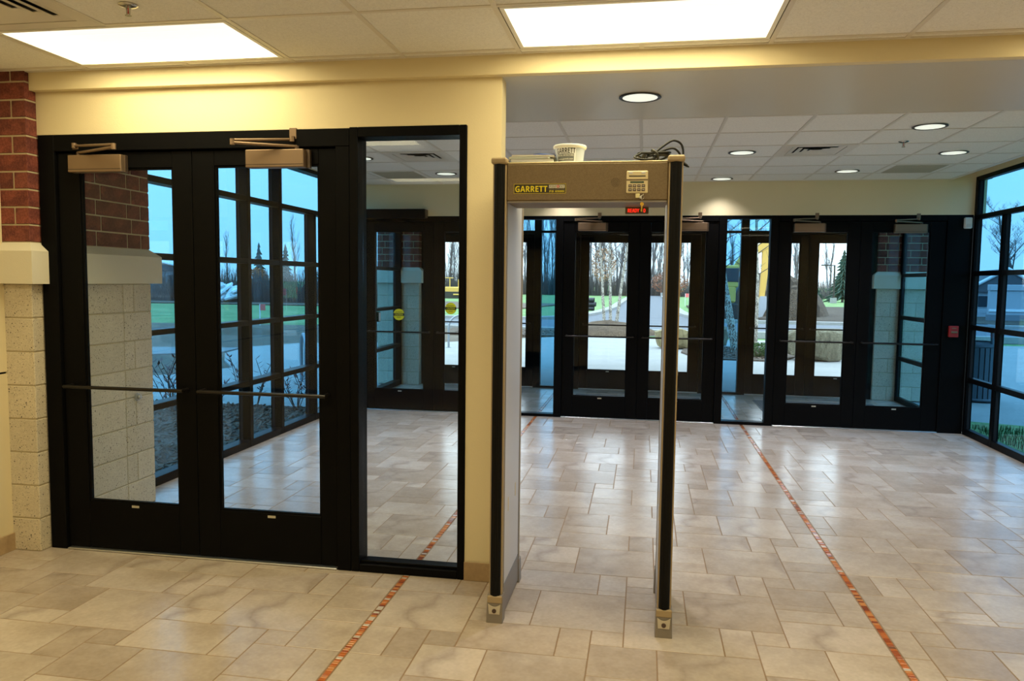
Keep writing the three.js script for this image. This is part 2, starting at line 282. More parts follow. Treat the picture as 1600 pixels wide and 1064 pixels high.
// ---------------------------------------------------------------- ceilings
function ceilingGrid(name, label, x0, x1, z0, z1, y, gx, gz, pitch, skip, top) {
  const c = thing(name, label, 'ceiling', [(x0 + x1) / 2, y, (z0 + z1) / 2], S);
  part('deck', cbox(x0, x1, top, top + 0.15, z0, z1), M.slabHidden, c);
  const xs = [x0], zs = [z0];
  for (let x = gx - Math.floor((gx - x0) / pitch) * pitch; x < x1; x += pitch) if (x > x0 + 0.02 && x < x1 - 0.02) xs.push(x); xs.push(x1);
  for (let z = gz - Math.floor((gz - z0) / pitch) * pitch; z < z1; z += pitch) if (z > z0 + 0.02 && z < z1 - 0.02) zs.push(z); zs.push(z1);
  const cache = {}, h = 0.012;
  for (let i = 0; i + 1 < xs.length; i++) for (let j = 0; j + 1 < zs.length; j++) {
    const mx = (xs[i] + xs[i + 1]) / 2, mz = (zs[j] + zs[j + 1]) / 2; if (skip(mx, mz)) continue;
    const w = xs[i + 1] - xs[i] - 0.004, d = zs[j + 1] - zs[j] - 0.004, v = (i * 3 + j * 5) % 4, key = [w.toFixed(3), d.toFixed(3), v].join();
    cache[key] ??= cbox(-w / 2, w / 2, 0.0025, 0.018, -d / 2, d / 2, 0.001, v * 0.31, v * 0.47);
    localPart('ceiling_tile', cache[key], M.ceil, c, [mx - c.position.x, 0, mz - c.position.z]);
  }
  const gap = (i, j) => i < 0 || j < 0 || i + 1 >= xs.length || j + 1 >= zs.length ? false : skip((xs[i] + xs[i + 1]) / 2, (zs[j] + zs[j + 1]) / 2);
  const runs = (n, open) => { const r = []; let s = -1; for (let k = 0; k <= n; k++) { const on = k < n && !open(k); if (on && s < 0) s = k; if (!on && s >= 0) { r.push([s, k]); s = -1; } } return r; };
  xs.forEach((x, i) => { for (const [a, b] of runs(zs.length - 1, j => gap(i - 1, j) && gap(i, j))) localPart('main_tee', cbox(-h, h, -0.002, 0.004, zs[a], zs[b], 0.0006), M.tee, c, [Math.min(Math.max(x, x0 + h), x1 - h) - c.position.x, 0, -c.position.z]); });
  zs.forEach((z, j) => { for (const [a, b] of runs(xs.length - 1, i => gap(i, j - 1) && gap(i, j))) localPart('cross_tee', cbox(xs[a], xs[b], -0.0014, 0.0045, -h, h, 0.0006), M.tee, c, [-c.position.x, 0, Math.min(Math.max(z, z0 + h), z1 - h) - c.position.z]); });
  return c;
}
const LP = 0.6145;
const TROFF = []; for (const zc of [-3.5975, -3.5975 + 3 * LP, -3.5975 + 7 * LP]) for (const k of [-1, 1, 3]) { TROFF.push([-1.885 + (4 * ((k + 1) / 2) - 1) * LP, zc]); }
const isTroff = (x, z) => TROFF.some(([a, b]) => Math.abs(x - a) < LP && Math.abs(z - b) < LP / 2);
const LOBBY_VENT = [-1.885 - 1.5 * LP, -3.905 + 1.5 * LP];
ceilingGrid('ceiling', 'white lay-in tile ceiling over the lobby with recessed light troffers', XL, XR, -3.98, 3.0, CL, -1.885, -3.905, LP, (x, z) => isTroff(x, z) || (Math.abs(x - LOBBY_VENT[0]) < 0.3 && Math.abs(z - LOBBY_VENT[1]) < 0.3), 3.02);
const VP = 0.598, VENTS = [[1.445, -7.2], [-2.135, -7.2]], GREYS = [[2.64, -8.40], [-2.735, -8.40]];
const near = (L, x, z) => L.some(([a, b]) => Math.abs(x - a) < 0.3 && Math.abs(z - b) < 0.3);
const PKL = -3.50, PKR = 3.30;
ceilingGrid('ceiling_001', 'grey-white lay-in tile ceiling over the glazed entrance hall', PKL, PKR, -9.23, -5.15, CV, 0.545, -6.90, VP, (x, z) => near(VENTS, x, z) || near(GREYS, x, z), 3.0);
ceilingGrid('ceiling_002', 'lay-in tile ceiling over the dark outer airlock', -3.75, 3.545, -11.75, -9.35, CV, 0.545, -9.6, VP, () => false, 3.0);
for (const [i, s] of [[0, -1], [1, 1]]) {            // raised pockets beside the ceiling, along the side windows
  const a = s < 0 ? -3.9 : PKR, b = s < 0 ? PKL : 3.7, e = s < 0 ? PKL : PKR;
  const t = thing('trim_' + (20 + i), s < 0 ? 'raised ceiling pocket along the left window wall' : 'raised ceiling pocket along the right window wall', 'trim', [e, CV, -7.2], S);
  part('pocket_lid', cbox(a, b, 3.0, 3.15, -9.23, -5.15), M.wall, t); part('pocket_edge', cbox(e - 0.012, e + 0.012, CV - 0.004, 3.0, -9.23, -5.15), M.tee, t);
}

// ---------------------------------------------------------------- beam and walls
{
  const b = thing('trim_1', 'deep beige bulkhead beam across the opening with a grey underside', 'beam', [0, SOF, -4.5], S);
  part('fascia', cbox(XL + 0.185, XR, SOF, 3.02, -4.03, -3.98, 0.002), M.wall, b); part('soffit', cbox(-3.62, 3.62, SOF, 3.02, -5.15, -4.0301), M.soffit, b);
  const w = thing('wall_front', 'beige painted wall framing the left door pair and front sidelight', 'wall', [-2.1, 0, -4.09], S);
  part('wall_over_doors', cbox(-3.52, -0.757, 2.466, SOF, -4.15, ZF), M.wall, w); part('wall_end', cbox(-0.940, -0.757, 0, 2.466, -4.15, ZF), M.wall, w);
  const bb = thing('baseboard_front', 'tan stone baseboard at the foot of the narrow beige wall end', 'baseboard', [-0.85, 0, -4.09], S);
  part('stone_face', cbox(-0.941, -0.748, 0, 0.106, -4.022, -4.03 + 0.012, 0.002), M.stoneBase, bb); part('stone_return', cbox(-0.757, -0.746, 0, 0.106, -4.155, -4.02, 0.002), M.stoneBase, bb);
  const l = thing('wall_left', 'beige lobby wall left of the brick pier', 'wall', [XL - 0.1, 0, 0], S);
  part('lower_wall', cbox(XL - 0.2, XL, 0, 1.068, -3.95, 3.0), M.wall, l); part('upper_wall', cbox(XL - 0.2, XL, 1.08, 3.1, -3.95, 3.0), M.wall, l); part('reveal', cbox(XL - 0.2, XL - 0.01, 1.068, 1.08, -3.95, 3.0), M.black, l);
  const bl = thing('baseboard_left', 'tan stone baseboard along the left lobby wall', 'baseboard', [XL, 0, 0], S); part('stone_run', cbox(XL, XL + 0.011, 0, 0.106, -3.955, 2.98, 0.002), M.stoneBase, bl);
  const r = thing('wall_right', 'beige lobby wall on the right outside the picture', 'wall', [XR + 0.1, 0, 0], S); part('wall_panel', cbox(XR, XR + 0.2, 0, 3.1, -4.95, 3.0), M.wall, r); part('wall_return', cbox(3.5, XR + 0.2, 0, SOF, -5.16, -4.9501), M.wall, r); part('upper_return', cbox(3.62, XR + 0.2, SOF, 3.1, -5.16, -4.9501), M.wall, r);
  const k = thing('wall_back', 'beige lobby wall behind the viewpoint', 'wall', [0, 0, 3.1], S); part('wall_panel', cbox(XL - 0.2, XR + 0.2, 0, 3.1, 3.0, 3.2), M.wall, k);
  const f = thing('wall_far', 'beige wall above the far row of black doors', 'wall', [0, 2.43, ZV - 0.06], S); part('wall_panel', cbox(-3.86, 3.66, 2.432, 3.0, ZV - 0.12, ZV), M.wall, f);
  const o = thing('wall_outer', 'wall above the outermost door row', 'wall', [0, 2.75, ZO - 0.1], S); part('wall_panel', cbox(-3.9, 3.7, 2.76, 3.15, ZO - 0.2, ZO), M.wall, o);
  const rf = thing('roof', 'flat roof over the entrance building', 'roof', [0, 3.15, -4.5], S); part('roof_slab', cbox(-4.3, 4.1, 3.171, 3.45, -12.3, 3.3), M.slabHidden, rf); part('added_shade_canopy', cbox(-4.3, 4.1, 3.2, 3.45, -14.6, -12.301, 0.01), M.slabHidden, rf);  // canopy past the roof slab is unseen, added to darken the airlock
  for (const [n, s, x] of [['wall_window_left', 'left', -3.75], ['wall_window_right', 'right', 3.545]]) {
    const h = thing(n, 'beige strip of wall above the ' + s + ' window wall', 'wall', [x, 2.86, -8], S), q = Math.sign(x);
    part('wall_panel', cbox(x, x + q * 0.16, s === 'left' ? 2.88 : 2.84, 3.17, -9.37, -5.05), M.wall, h); part('airlock_wall_panel', cbox(x, x + q * 0.22, s === 'left' ? 2.88 : 2.84, 3.17, -11.75, -9.37), M.wall, h);
  }
}

// ---------------------------------------------------------------- brick piers
function pier(label, x0, x1, zn, zf, top, faces) {    // zn: nearer face (larger z); faces: which sides show
  const p = thing('brick_pier', label, 'pier', [(x0 + x1) / 2, 0, (zn + zf) / 2], S);
  const [bx, , bz] = p.position.toArray();
  const BT = 1.60, CT = 1.79, e = 0.0045;
  part('mortar_core', cbox(x0 + e, x1 - e, 0, top, zf + e, zn - e), M.mortar, p);
  const cache = {}, r = rng(Math.round(x0 * 100) + 900);
  const put = (name, a, b, y0, y1, c, d, mats, ch) => { const key = [b - a, y1 - y0, d - c].map(v => v.toFixed(3)).join(), v = Math.floor(r() * 3); cache[key + v] ??= cbox(-(b - a) / 2, (b - a) / 2, 0, y1 - y0, -(d - c) / 2, (d - c) / 2, ch, v * 0.37, v * 0.53); localPart(name, cache[key + v], mats[Math.floor(r() * 3)], p, [(a + b) / 2 - bx, y0, (c + d) / 2 - bz]); };
  const course = (name, y0, y1, len, odd, mats, th, j, ch) => {   // one course round the pier: long faces along z, short faces along x; alternate courses wrap the corners
    for (const s of ['x0', 'x1']) if (faces.includes(s)) { let z = zn - (odd ? 0 : th + j), end = zf + (odd ? 0 : th + j), first = odd ? len : len / 2;
      while (z > end + 0.015) { let l = Math.min(first, z - end); if (z - end - l < 0.05) l = z - end; put(name, s === 'x0' ? x0 : x1 - th, s === 'x0' ? x0 + th : x1, y0, y1, z - l, z, mats, ch); z -= l + j; first = len; } }
    for (const s of ['zn', 'zf']) if (faces.includes(s)) { const wrapR = faces.includes('x1'), wrapL = faces.includes('x0'); let a = x0 + (odd && wrapL ? th + j : 0), b = x1 - (odd && wrapR ? th + j : 0); let x = b, first = odd ? len / 2 : len;
      while (x > a + 0.02) { const l = Math.min(first, x - a); put(name, x - l, x, y0, y1, s === 'zn' ? zn - th : zf, s === 'zn' ? zn : zf + th, mats, ch); x -= l + j; first = len; } }
  };
  for (let i = 0; i < 8; i++) course('block', i * 0.2 + 0.004, i * 0.2 + 0.196, 0.396, i % 2 === 0, M.block, 0.19, 0.005, 0.003);
  let y = CT + 0.055, i = 0; while (y < top - 0.02) { course('brick', y, Math.min(y + 0.092, top), 0.295, i % 2 === 1, M.bricks, 0.09, 0.0095, 0.003); y += 0.1016; i++; }
  // cast cap with a weathered slope
  const o = 0.055, s = new THREE.Shape();
  const prof = [[0, BT], [o, BT], [o, CT], [0, CT + 0.05]];
  const ring = (k, yy) => [[x0 - k, zn + k], [x1 + k, zn + k], [x1 + k, zf - k], [x0 - k, zf - k]].map(q => [q[0], yy, q[1]]);
  const R = [ring(-0.02, BT), ring(o, BT), ring(o, CT), ring(-0.002, CT + 0.05), ring(-0.06, CT + 0.05)], P = [];
  for (let a = 0; a + 1 < R.length; a++) for (let b = 0; b < 4; b++) { const c = (b + 1) % 4; P.push(...R[a][b], ...R[a][c], ...R[a + 1][c], ...R[a][b], ...R[a + 1][c], ...R[a + 1][b]); }
  const g = new THREE.BufferGeometry(); g.setAttribute('position', new THREE.Float32BufferAttribute(P, 3)); g.computeVertexNormals(); boxUV(g); part('cap_stone', g, M.cap, p, 'pale cast stone cap with sloped top');
  return p;
}
pier('red brick pier on pale speckled block beside the left front door', -4.1, -3.52, -3.95, -5.05, 2.99, ['x1', 'zn', 'zf']);
pier('brick and block pier in the airlock left of the outer doors', -4.15, -3.47, -11.62, -12.2, 3.15, ['x1', 'zn', 'zf']);
pier('brick and block pier in the airlock right of the outer doors', 3.27, 4.0, -11.70, -12.2, 3.15, ['x0', 'zn', 'zf']);
{ const s = thing('door_stop', 'round metal door stop on the block pier', 'door stop', [-3.52, 0.8, -4.865], {});
  const d = new THREE.CylinderGeometry(0.026, 0.029, 0.014, 24); d.rotateZ(-Math.PI / 2); d.translate(-3.513, 0.8, -4.865); part('stop_plate', d, M.alum, s);
  const b = new THREE.SphereGeometry(0.019, 16, 10); b.scale(0.9, 1, 1); b.translate(-3.502, 0.8, -4.865); part('stop_knob', b, M.alum, s); }

// ---------------------------------------------------------------- door leaves
let doorNo = 0;
function closer(parent, xa, xb, y, z, hand) {         // hand +1: arm pivot near xb
  const c = part('door_closer', new RoundedBoxGeometry(xb - xa, 0.098, 0.062, 3, 0.006).toNonIndexed().translate((xa + xb) / 2, y, z + 0.033), M.bronze, parent, 'bronze door closer');
  const px = hand > 0 ? xb - 0.05 : xa + 0.05, ex = hand > 0 ? xa - 0.02 : xb + 0.03, hx = hand > 0 ? xb - 0.08 : xa + 0.02, top = y + 0.049;
  part('back_plate', cbox(hand > 0 ? xb - 0.002 : xb - 0.03, hand > 0 ? xb + 0.02 : xb + 0.002, y - 0.05, y + 0.05, z, z + 0.03, 0.003), M.bronzeDark, c);
  part('cover_seam', cbox(xa + 0.002, xb - 0.002, y - 0.034, y - 0.0315, z + 0.06, z + 0.0648), M.gasket, c);
  part('spindle', rod([px, top, z + 0.034], [px, top + 0.02, z + 0.034], 0.012), M.bronzeDark, c);
  part('main_arm', merge([rod([px, top + 0.016, z + 0.034], [ex, top + 0.022, z + 0.16], 0.0085), rod([ex, top + 0.01, z + 0.16], [ex, top + 0.042, z + 0.16], 0.013, 0.013, 14)]), M.bronze, c);
  part('forearm', merge([rod([ex, top + 0.036, z + 0.16], [hx, top + 0.056, z + 0.03], 0.0075), rod([hx, top + 0.044, z + 0.03], [hx, top + 0.072, z + 0.03], 0.014, 0.014, 14)]), M.bronze, c);
  part('head_bracket', hand > 0 ? cbox(hx - 0.022, hx + 0.022, top + 0.058, top + 0.12, z - 0.002, z + 0.022, 0.003) : cbox(hx - 0.022, hx + 0.022, top + 0.036, top + 0.07, z - 0.002, z + 0.022, 0.003), M.bronze, c);
}
function leaf(label, o) {
  doorNo++;
  const d = thing('door_' + doorNo, label, 'door', [(o.x0 + o.x1) / 2, 0, o.z], S), t = 0.045, y0 = 0.014, y1 = o.top, [a, b, e, f] = o.glass, g = 0.0015, ch = 0.0025;
  part('stile', cbox(o.x0 + g, a, y0, y1, o.z - t, o.z, ch), M.black, d); part('stile', cbox(b, o.x1 - g, y0, y1, o.z - t, o.z, ch), M.black, d);
  part('top_rail', cbox(a + 0.0005, b - 0.0005, f, y1, o.z - t, o.z - 0.0008, ch), M.black, d); part('bottom_rail', cbox(a + 0.0005, b - 0.0005, y0, e, o.z - t, o.z - 0.0008, ch), M.black, d);
  const w = 0.011; part('glazing_bead', merge([cbox(a, a + w, e, f, o.z - 0.03, o.z - 0.008, 0.002), cbox(b - w, b, e, f, o.z - 0.03, o.z - 0.008, 0.002), cbox(a + w, b - w, e, e + w, o.z - 0.03, o.z - 0.008, 0.002), cbox(a + w, b - w, f - w, f, o.z - 0.03, o.z - 0.008, 0.002)]), M.black, d);
  part('glass_pane', cbox(a + 0.004, b - 0.004, e + 0.004, f - 0.004, o.z - 0.026, o.z - 0.02), M.clear, d, 'clear glass pane');
  const bz = o.z + 0.062, by = 0.998, p = part('push_bar', rod([o.x0 + 0.045, by, bz], [o.x1 - 0.045, by, bz], 0.0105, 0.0105, 14), M.blackTube, d, 'slim black push bar');
  for (const x of [o.x0 + 0.055, o.x1 - 0.055]) part('bar_bracket', rod([x, by, o.z - 0.001], [x, by, bz + 0.004], 0.0125, 0.0105, 12), M.blackTube, p);
  const tx = (a + b) / 2 + 0.01; part('maker_tag', cbox(tx - 0.024, tx + 0.024, e - 0.026, e - 0.012, o.z - 0.001, o.z + 0.001), M.tag, d, 'small pale metal tag');
  if (o.pull) { const px = o.pull > 0 ? o.x1 - 0.07 : o.x0 + 0.07; part('pull_handle', merge([tube([[px, 0.78, o.z - t], [px, 0.79, o.z - t - 0.05], [px, 0.85, o.z - t - 0.065], [px, 1.05, o.z - t - 0.065], [px, 1.11, o.z - t - 0.05], [px, 1.12, o.z - t]], 0.011, 24)]), M.blackTube, d); }
  if (o.closer) closer(d, o.closer[0], o.closer[1], o.closer[2], o.z, o.closer[3]);
  if (o.hinges !== undefined) for (const y of [0.25, 1.2, 2.15]) part('hinge', rod([o.hinges, y - 0.05, o.z + 0.004], [o.hinges, y + 0.05, o.z + 0.004], 0.006, 0.006, 10), M.black, d);
  return d;
}
// front pair
leaf('left black glazed door of the front pair, next to the brick pier', { x0: -3.405, x1: -2.545, z: -4.045, top: 2.362, glass: [-3.262, -2.668, 0.30, 2.272], closer: [-3.285, -2.945, 2.292, -1] });
leaf('right black glazed door of the front pair, next to the front sidelight', { x0: -2.545, x1: -1.680, z: -4.045, top: 2.362, glass: [-2.408, -1.783, 0.295, 2.278], closer: [-2.183, -1.842, 2.304, 1] });
// far row
const FG = [0.266, 2.25];
leaf('far black glazed door with yellow caution sticker beside the left window wall', { x0: -3.465, x1: -2.572, z: ZV - 0.02, top: 2.362, glass: [-3.345, -2.70, ...FG] });
leaf('far black glazed door of the left pair, next to the left far sidelight', { x0: -2.572, x1: -1.68, z: ZV - 0.02, top: 2.362, glass: [-2.446, -1.80, ...FG] });
leaf('left door of the middle far pair, seen through the metal detector', { x0: -0.965, x1: -0.062, z: ZV - 0.02, top: 2.362, glass: [-0.832, -0.19, ...FG], closer: [-0.79, -0.46, 2.30, 1] });
leaf('right door of the middle far pair, next to the right far sidelight', { x0: -0.062, x1: 0.84, z: ZV - 0.02, top: 2.362, glass: [0.064, 0.705, ...FG], closer: [0.37, 0.70, 2.30, 1] });
leaf('left door of the right far pair, with a boulder seen through it', { x0: 1.505, x1: 2.392, z: ZV - 0.02, top: 2.362, glass: [1.643, 2.261, ...FG], closer: [1.66, 1.99, 2.29, 1] });
leaf('right door of the right far pair, with an airlock pier seen through it', { x0: 2.392, x1: 3.28, z: ZV - 0.02, top: 2.362, glass: [2.517, 3.118, ...FG], closer: [2.73, 3.06, 2.28, 1] });
// outer row
const OG = [0.302, 2.255], zo = ZO - 0.02;
leaf('outermost door on the far left, behind the airlock', { x0: -3.33, x1: -2.52, z: zo, top: 2.362, glass: [-3.25, -2.66, ...OG], pull: 1 });
leaf('outermost door left of the outer left sidelight', { x0: -2.52, x1: -1.68, z: zo, top: 2.362, glass: [-2.39, -1.79, ...OG], pull: -1 });
leaf('outermost middle door with birch trunks seen through it', { x0: -0.965, x1: -0.072, z: zo, top: 2.362, glass: [-0.84, -0.233, ...OG], pull: 1 });
leaf('outermost middle door with the road seen through it', { x0: -0.072, x1: 0.82, z: zo, top: 2.362, glass: [0.084, 0.676, ...OG], pull: -1 });
leaf('outermost door right of the outer right sidelight', { x0: 1.505, x1: 2.345, z: zo, top: 2.362, glass: [1.612, 2.222, ...OG], pull: 1 });
leaf('outermost door on the far right beside the airlock pier', { x0: 2.345, x1: 3.19, z: zo, top: 2.362, glass: [2.478, 3.06, ...OG], pull: -1 });

// ---------------------------------------------------------------- frames, sidelights, sills
{
  const f = thing('trim_2', 'black aluminium frame round the front door pair and sidelight', 'door frame', [-2.2, 0, -4.09], S), zb = -4.16, zf = ZF + 0.006, c = 0.003;
  part('jamb', cbox(-3.512, -3.408, 0, 2.464, zb, zf, c), M.black, f); part('mullion', cbox(-1.677, -1.598, 0, 2.37, zb, zf, c), M.black, f);
  part('head', cbox(-3.408, -1.598, 2.37, 2.464, zb, zf, c), M.black, f); part('stop_strip', merge([cbox(-3.408, -1.677, 2.345, 2.371, -4.12, -4.093), cbox(-2.565, -2.525, 0.012, 2.345, -4.11, -4.093), cbox(-3.409, -3.388, 0.012, 2.345, -4.11, -4.093), cbox(-1.697, -1.676, 0.012, 2.345, -4.11, -4.093)]), M.black, f);
  const t = thing('trim_3', 'metal threshold under the front door pair', 'threshold', [-2.5, 0, -4.08], S); part('sill_plate', cbox(-3.40, -1.68, 0, 0.011, -4.15, -4.018, 0.004), M.alum, t);
  const s = thing('window_1', 'tall clear sidelight right of the front door pair in a black frame', 'window', [-1.25, 0, -4.09], S);
  part('jamb', cbox(-1.597, -1.549, 0, 2.47, zb, zf, c), M.black, s); part('jamb', cbox(-0.982, -0.943, 0, 2.47, zb, zf, c), M.black, s);
  part('head', cbox(-1.549, -0.982, 2.417, 2.47, zb, zf, c), M.black, s); part('sill', cbox(-1.549, -0.982, 0, 0.045, zb, zf, c), M.black, s); part('sill_bead', cbox(-1.549, -0.982, 0.045, 0.06, -4.10, -4.05, 0.003), M.black, s);
  part('glass_pane', cbox(-1.545, -0.986, 0.05, 2.42, -4.098, -4.092), M.clear, s, 'clear glass pane');
}
function row(base, labels, z, depth, posts, sides, top, railTop, mat, transom) {
  const f = thing('trim_' + base, labels[0], 'door frame', [0, 0, z - depth / 2], S), c = 0.003;
  for (const [a, b] of posts) part('post', cbox(a, b, 0, top, z - depth, z, c), M.black, f);
  for (let i = 0; i + 1 < posts.length; i++) { const a = posts[i][1], b = posts[i + 1][0], isSide = sides.some(([p, q]) => Math.abs(p - a) < 0.02 && Math.abs(q - b) < 0.02);
    part('head', cbox(a, b, isSide ? 2.392 : railTop, transom ? 2.424 : top, z - depth, z, c), M.black, f);
    if (transom) part('top_head', cbox(a, b, 2.72, top, z - depth, z, c), M.black, f);
    if (!isSide) { part('rebate_stop', merge([cbox(a, a + 0.016, 0.011, railTop, z - 0.085, z - 0.068), cbox(b - 0.016, b, 0.011, railTop, z - 0.085, z - 0.068), cbox(a + 0.016, b - 0.016, railTop - 0.016, railTop, z - 0.085, z - 0.068), cbox((a + b) / 2 - 0.022, (a + b) / 2 + 0.022, 0.011, railTop - 0.016, z - 0.08, z - 0.0675)]), M.black, f); part('threshold', cbox(a, b, 0, 0.011, z - depth, z + 0.012, 0.004), M.alum, f, 'bright metal threshold'); } }
  sides.forEach(([a, b], i) => { const s = thing('window_' + (base * 10 + i), labels[1 + i], 'window', [(a + b) / 2, 0, z - depth / 2], S);
    part('sill', cbox(a, b, 0, 0.036, z - depth, z, c), M.black, s); part('glass_pane', cbox(a - 0.004, b + 0.004, 0.03, 2.396, z - depth / 2 - 0.003, z - depth / 2 + 0.003), mat, s, 'glass pane'); });
  if (transom) for (let i = 0; i + 1 < posts.length; i++) { const a = posts[i][1], b = posts[i + 1][0]; const s = thing('window_' + (base * 10 + 3 + i), labels[3 + i], 'window', [(a + b) / 2, 2.42, z - depth / 2], S); part('glass_pane', cbox(a, b, 2.42, 2.724, z - depth / 2 - 0.003, z - depth / 2 + 0.003), mat, s);
    const n = i % 2 ? 0 : 1; for (let k = 1; k <= n; k++) { const x = a + (b - a) * k / (n + 1); part('muntin', cbox(x - 0.025, x + 0.025, 2.42, 2.724, z - depth, z, c), M.black, s); } }
}
row(4, ['long black aluminium frame of the far door row', 'clear far sidelight left of the middle door pair', 'clear far sidelight right of the middle door pair'], ZV, 0.12,
  [[-3.75, -3.468], [-1.677, -1.555], [-1.06, -0.968], [0.843, 0.93], [1.413, 1.502], [3.283, 3.545]], [[-1.555, -1.06], [0.93, 1.413]], 2.432, 2.368, M.clear, false);
row(5, ['long black aluminium frame of the outermost door row', 'tinted outer sidelight left of the outermost middle doors', 'tinted outer sidelight right of the outermost middle doors', 'tinted transom pane over the outer left doors', 'small transom pane over the outer left sidelight', 'tinted transom pane over the outer middle doors', 'small transom pane over the outer right sidelight', 'tinted transom pane over the outer right doors'], ZO, 0.12,
  [[-3.47, -3.335], [-1.675, -1.565], [-1.06, -0.968], [0.823, 0.93], [1.39, 1.502], [3.193, 3.27]], [[-1.565, -1.06], [0.93, 1.39]], 2.76, 2.368, M.tinted, true);

// ---------------------------------------------------------------- side window walls
function windowWall(name, label, x, s, zs, top, rails, gd = 0.108, low = []) { // s: -1 glass to the left of x, +1 to the right
  const w = thing(name, label, 'window wall', [x, 0, (zs[0] + zs[zs.length - 1]) / 2], S), D = gd + 0.014, gx = x + s * gd, c = 0.003, lowTop = rails[rails.length - 2][0] - rails[rails.length - 2][1] / 2;
  zs.forEach((z, i) => { part('mullion', cbox(x, x + s * D, 0, low.includes(i) ? lowTop : top, z - 0.031, z + 0.031, c), M.black, w); part('glazing_strip', cbox(gx - s * 0.03, gx - s * 0.004, 0.02, low.includes(i) ? lowTop : top, z - 0.036, z + 0.036), M.gasket, w); });
  rails.forEach(([ry, h], k) => { const open = k >= rails.length - 2; for (let i = 0; i + 1 < zs.length; i++) { let e = i + 1; while (open && low.includes(e)) e++; part('rail', cbox(x + s * 0.001, x + s * D, ry - h / 2, ry + h / 2, zs[e] + 0.031, zs[i] - 0.031, c), M.black, w); i = e - 1; } });
  const ys = rails.map(r => r[0]);
  for (let j = 0; j + 1 < ys.length; j++) for (let i = 0; i + 1 < zs.length; i++) { let e = i + 1; while (j === ys.length - 2 && low.includes(e)) e++; part('glass_pane', cbox(gx - 0.003, gx + 0.003, ys[j] + 0.012, ys[j + 1] - 0.012, zs[e] + 0.016, zs[i] - 0.016), M.tinted, w, 'blue tinted glass pane'); i = e - 1; }
  return w;
}
const railsL = [[0.036, 0.072], [0.627, 0.05], [1.214, 0.044], [1.81, 0.05], [2.405, 0.05], [2.865, 0.05]], railsR = [[0.036, 0.072], [0.618, 0.056], [1.2, 0.054], [1.79, 0.05], [2.40, 0.05], [2.82, 0.05]];
windowWall('window_2', 'black gridded window wall with blue glass on the left of the entrance hall', -3.75, -1, [-5.085, -6.07, -6.90, -7.556, -8.40, -9.20], 2.88, railsL, 0.108, [4]);
windowWall('window_3', 'black gridded window wall with blue glass on the right of the entrance hall', 3.545, 1, [-5.19, -6.0, -6.85, -7.70, -8.53, -9.20], 2.84, railsR, 0.05, [2, 4]);
windowWall('window_4', 'small gridded window wall on the left of the airlock', -3.75, -1, [-9.40, -10.45, -11.585], 2.88, railsL);
windowWall('window_5', 'small gridded window wall on the right of the airlock', 3.57, 1, [-9.40, -10.55, -11.665], 2.84, railsR, 0.04);

